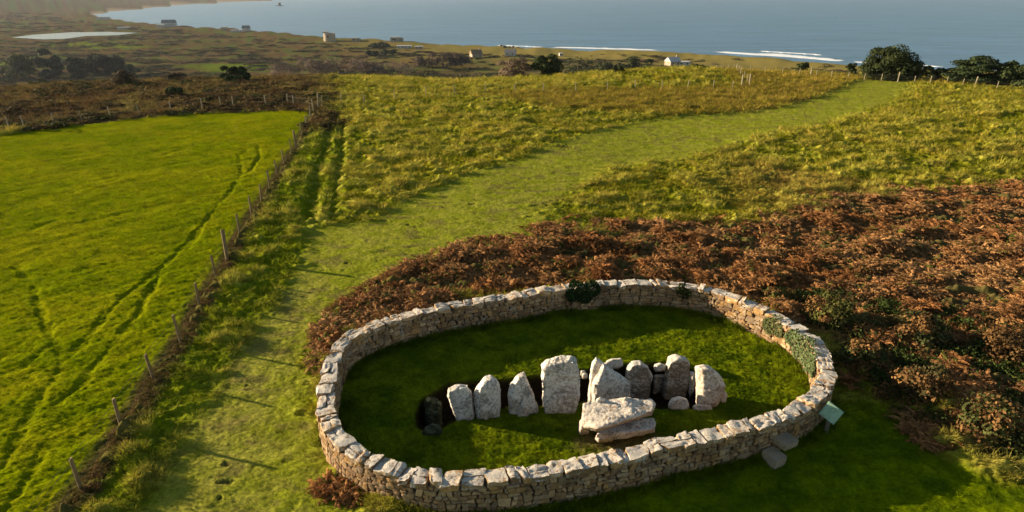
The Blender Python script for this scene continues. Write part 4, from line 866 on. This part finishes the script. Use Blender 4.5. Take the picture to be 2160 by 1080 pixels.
tree('thicket', 700, 780, 148, 168, 'dark green thicket behind the rim above the fence corner', 232, (.05, .055, .025), 'long', n=4000, dist=240, lobes=40)
tree('thicket', 960, 1060, 138, 162, 'olive brown thicket left of the pale bare bush', 233, (.10, .08, .035), 'long', n=4500, dist=260, lobes=40)
tree('small_bush', 1290, 1318, 140, 156, 'low dark bush in the grass at the left of the mound', 234, DG, n=1200, dist=100)
tree('small_bush', 1452, 1485, 134, 141, 'flat dark bush below the white roofed house', 235, DG, 'long', n=900, dist=130)
# gorse and briar bushes standing in the bracken beside the wall
for k, (x0, x1, y0, y1, lb, cc) in enumerate([
    (1690, 1800, 600, 695, 'large olive gorse bush behind the right end of the wall', (.075, .075, .02)),
    (1760, 1850, 690, 780, 'dark green bush beside the right end of the wall with yellowish tips', (.05, .06, .018)),
    (1880, 1990, 640, 730, 'dark green briar in the bracken right of the gorse bush', (.05, .055, .02)),
    (1880, 2000, 740, 840, 'mixed green and brown briar above the shaded grass at right', (.06, .05, .02)),
    (2020, 2150, 800, 930, 'green briar near the right edge beside the shaded grass', (.055, .06, .018)),
    (2060, 2170, 650, 760, 'rusty briar near the right edge among the bracken', (.10, .06, .025)),
    (1600, 1650, 598, 640, 'little green bush behind the coping of the far right wall', (.06, .065, .02)),
    (1210, 1250, 520, 552, 'small dark gap-filling bush at the top edge of the bracken', (.05, .05, .02))]):
    tree('briar_bush', x0, x1, y0, y1, lb, 240 + k, cc, n=3200 if k < 6 else 900, leaf=.08, lobes=44, alt=(.15, .08, .03), hk=.72)

# ------------------------------------------------------------------ buildings and far things
def far_box(V, Fc, c, s, rot=0):
    b = len(V); ca, sa = math.cos(rot), math.sin(rot)
    for dz in (0, 1):
        for dx, dy in ((-1, -1), (1, -1), (1, 1), (-1, 1)):
            x, y = dx * s[0] / 2, dy * s[1] / 2; V.append((c[0] + x * ca - y * sa, c[1] + x * sa + y * ca, c[2] + dz * s[2]))
    Fc += [(b, b + 3, b + 2, b + 1), (b + 4, b + 5, b + 6, b + 7)] + [(b + i, b + (i + 1) % 4, b + 4 + (i + 1) % 4, b + 4 + i) for i in range(4)]
wall_w = plain_mat('white_render', (.46, .44, .41)); wall_s = plain_mat('rubble_wall', (.34, .27, .2), .9, .3, .8); roof_b = plain_mat('brown_thatch', (.20, .14, .08), .95, .3); roof_g = plain_mat('grey_slate', (.16, .16, .17)); glass_m = plain_mat('dark_window', (.03, .03, .035), .3)
roof_w = plain_mat('pale_roof', (.42, .42, .43)); conc_m = plain_mat('bunker_concrete', (.30, .27, .22), .95, .3, .5)
def house(px, py, wpx, h, dep, rot, wm, rm, label, flat=False, name='house', storey=1):
    p, d = on_ground(px, py); sc = (p.y * CP - (p.z - CAM_Z) * SP) / F; W = wpx * sc; root = empty(name, p, R(rot)); tag(root, label, 'house')
    V, Fc = [], []; far_box(V, Fc, (0, 0, -1), (W, dep, h + 1)); link('wall', mesh_np('wall', V, Fc, False), wm, root)
    if flat: V, Fc = [], []; far_box(V, Fc, (0, 0, h), (W + .6, dep + .6, .5)); link('roof', mesh_np('roof', V, Fc, False), rm, root)
    else:
        a, b, c = W / 2 + .4, dep / 2 + .4, h + dep * .42
        me = bpy.data.meshes.new('roof'); me.from_pydata([(-a, -b, h), (a, -b, h), (a, b, h), (-a, b, h), (-a, 0, c), (a, 0, c)], [], [(0, 1, 5, 4), (2, 3, 4, 5), (0, 4, 3), (1, 2, 5), (0, 3, 2, 1)]); r = link('roof', me, rm, root)
        V, Fc = [], []; far_box(V, Fc, (W * .36, 0, c - .8), (.9, .9, 2.0)); link('chimney', mesh_np('chimney', V, Fc, False), wm, r)
    k = max(2, int(W / 3.5))
    for i in range(k):
        V, Fc = [], []; far_box(V, Fc, (-W / 2 + W * (i + .5) / k, -dep / 2 - .03, h * .35), (1.1, .08, 1.2)); link('window', mesh_np('window', V, Fc, False), glass_m, root)
    return root
house(1004, 122, 22, 3.5, 9, 20, wall_s, roof_b, 'stone house with a steep brown roof on the plain')
house(1077, 119, 22, 3, 7, -10, wall_w, roof_g, 'low white cottage right of the house with the brown roof')
house(853, 103, 30, 2.6, 7, 5, wall_w, roof_w, 'long low white building right of the windswept tree', True)
house(884, 104, 16, 2.2, 6, 5, wall_s, roof_w, 'pale shed at the right end of the long low white building', True)
house(1418, 139, 26, 3.6, 8, 25, wall_s, roof_w, 'cream house with a white gabled roof behind the rim')
house(1440, 139, 26, 2.2, 7, 5, wall_w, roof_w, 'flat white annexe right of the cream gabled house', True)
house(1183, 118.5, 7, 2.4, 5, 5, wall_w, roof_w, 'tiny white hut on the dunes above the round dark bush', True)
house(358, 56, 26, 6, 12, 10, wall_w, roof_g, 'white and grey building by the far shore of the bay')
house(340, 58, 16, 4, 10, 10, wall_w, roof_w, 'low white building left of the white and grey building on the shore', True)
house(520, 65, 14, 4, 9, 5, wall_w, roof_g, 'small building with a dark roof close to the waterline')
house(500, 68, 24, 2.5, 6, 5, wall_w, roof_w, 'long low white wall-like building beside the small dark roofed one', True)
house(474, 64, 10, 4, 9, 5, wall_s, roof_b, 'small square stone building left of the long low white one', True)
house(262, 62, 24, 3, 8, 8, wall_w, roof_w, 'long white building at the right tip of the pond', True)
house(218, 40, 22, 4, 12, 12, wall_w, roof_w, 'pale seafront building near the head of the bay', True)
def round_tower(px, py, wpx, h, label, par=True, base=None):
    p, d = on_ground(px, py) if base is None else base; sc = (p.y * CP - (p.z - CAM_Z) * SP) / F; r = wpx * sc / 2; root = empty('round_tower', p); tag(root, label, 'tower')
    n = 40; V, Fc = [], []
    for z, q in ((-1, 1.06), (h * .85, .98), (h * .86, 1.02), (h, 1.02), (h, .9), (h * .88, .9)):
        for i in range(n): V.append((r * q * math.cos(i / n * 6.2832), r * q * math.sin(i / n * 6.2832), z))
    for k in range(5):
        for i in range(n): Fc.append((k * n + i, k * n + (i + 1) % n, (k + 1) * n + (i + 1) % n, (k + 1) * n + i))
    me = bpy.data.meshes.new('wall'); me.from_pydata(V, [], Fc + [tuple(range(5 * n, 6 * n))]); link('wall', me, wall_s, root)
    V, Fc = [], []
    far_box(V, Fc, (0, -r * 1.0, h * .45), (1.6, .9, 2.4)); link('door', mesh_np('door', V, Fc, False), glass_m, root)
    return root, p, r
rt, p, r = round_tower(696, 86, 24, 8.5, 'squat round stone tower with a white hut on its roof, near the shore')
V, Fc = [], []; far_box(V, Fc, (-r * .55, 0, 8.5), (7, 5, 2.2)); link('roof_hut', mesh_np('roof_hut', V, Fc, False), wall_w, rt)
def mound_bunker(px, py, wpx, h, label):
    p, d = on_ground(px, py); sc = (p.y * CP - (p.z - CAM_Z) * SP) / F; W = wpx * sc; root = empty('bunker', p); tag(root, label, 'bunker'); V, Fc = [], []
    far_box(V, Fc, (-W * .15, 0, -1), (W * .7, 9, h + 1)); link('casemate', mesh_np('casemate', V, Fc, False), conc_m, root); V, Fc = [], []
    far_box(V, Fc, (W * .33, 1, -1), (W * .26, 7, h * .8 + 1)); link('wing', mesh_np('wing', V, Fc, False), conc_m, root); V, Fc = [], []
    far_box(V, Fc, (-W * .2, -4.55, h * .3), (W * .25, .1, h * .35)); link('embrasure', mesh_np('embrasure', V, Fc, False), glass_m, root)
mound_bunker(838, 87, 26, 4.5, 'weathered concrete bunker by the shore right of the round tower')
mound_bunker(752, 87, 16, 3.5, 'small low bunker between the round tower and the larger bunker')
# tower on a rock in the bay
q = at(590, 12.5, SEA); root = empty('sea_tower', q); tag(root, 'tiny dark round tower standing on a rocky islet in the bay', 'tower'); d = q.length; sc = (q.y * CP - (q.z - CAM_Z) * SP) / F
dk = plain_mat('sea_rock', (.07, .07, .075)); pts = [Vector((random.uniform(-1, 1) * 11 * sc, random.uniform(-1, 1) * 6 * sc, random.uniform(-2, 1.3 * sc))) for _ in range(26)] + [Vector((-11 * sc, 0, -1)), Vector((11 * sc, 0, -1))]
bm = bmesh.new(); [bm.verts.new(v) for v in pts]; bmesh.ops.convex_hull(bm, input=bm.verts); me = bpy.data.meshes.new('islet_rock'); bm.to_mesh(me); link('islet_rock', me, dk, root)
V, Fc = [], []; n = 20
for z, qq in ((0, 3.2), (5.2 * sc, 2.6), (5.4 * sc, 3.), (6.6 * sc, 2.9)):
    for i in range(n): V.append((qq * sc * math.cos(i / n * 6.2832), qq * sc * math.sin(i / n * 6.2832), z))
for k in range(3):
    for i in range(n): Fc.append((k * n + i, k * n + (i + 1) % n, (k + 1) * n + (i + 1) % n, (k + 1) * n + i))
me = bpy.data.meshes.new('tower'); me.from_pydata(V, [], Fc + [tuple(range(3 * n, 4 * n))]); link('tower', me, dk, root)
# boulders on the dune
for k, (a, b, s) in enumerate([(1058, 97, 1.7), (1064, 98, 2.2), (1075, 98.5, 1.3), (1082, 99, 1.6), (1092, 99.5, 1.8)]):
    p, d = on_ground(a, b + 1.5); me = hull_rock('boulder', [Vector((random.uniform(-1, 1), random.uniform(-1, 1), random.uniform(-.3, 1))) * s for _ in range(14)], dk, k, vox=.3, amp=.15); o = link('boulder', me, dk); o.location = p
    tag(o, 'dark boulder in the short row on the dune edge above the white cottage', 'boulder', 'row of boulders on the dune edge')

# ------------------------------------------------------------------ haze
def haze():
    V, Fc = [], []; far_box(V, Fc, (0, 0, -55), (66100, 66100, 140)); me = mesh_np('haze', V, Fc, False)
    m = bpy.data.materials.new('haze_air'); m.use_nodes = True; t = m.node_tree; t.nodes.clear(); o = N(t, 'ShaderNodeOutputMaterial'); v = N(t, 'ShaderNodeVolumePrincipled')
    v.inputs['Color'].default_value = (.5, .56, .7, 1); v.inputs['Density'].default_value = .00005; v.inputs['Anisotropy'].default_value = .3
    t.links.new(v.outputs[0], o.inputs['Volume']); tag(link('haze', me, m), 'pale blue haze over the far plain, headland and sea', 'haze', kind='stuff')
haze()
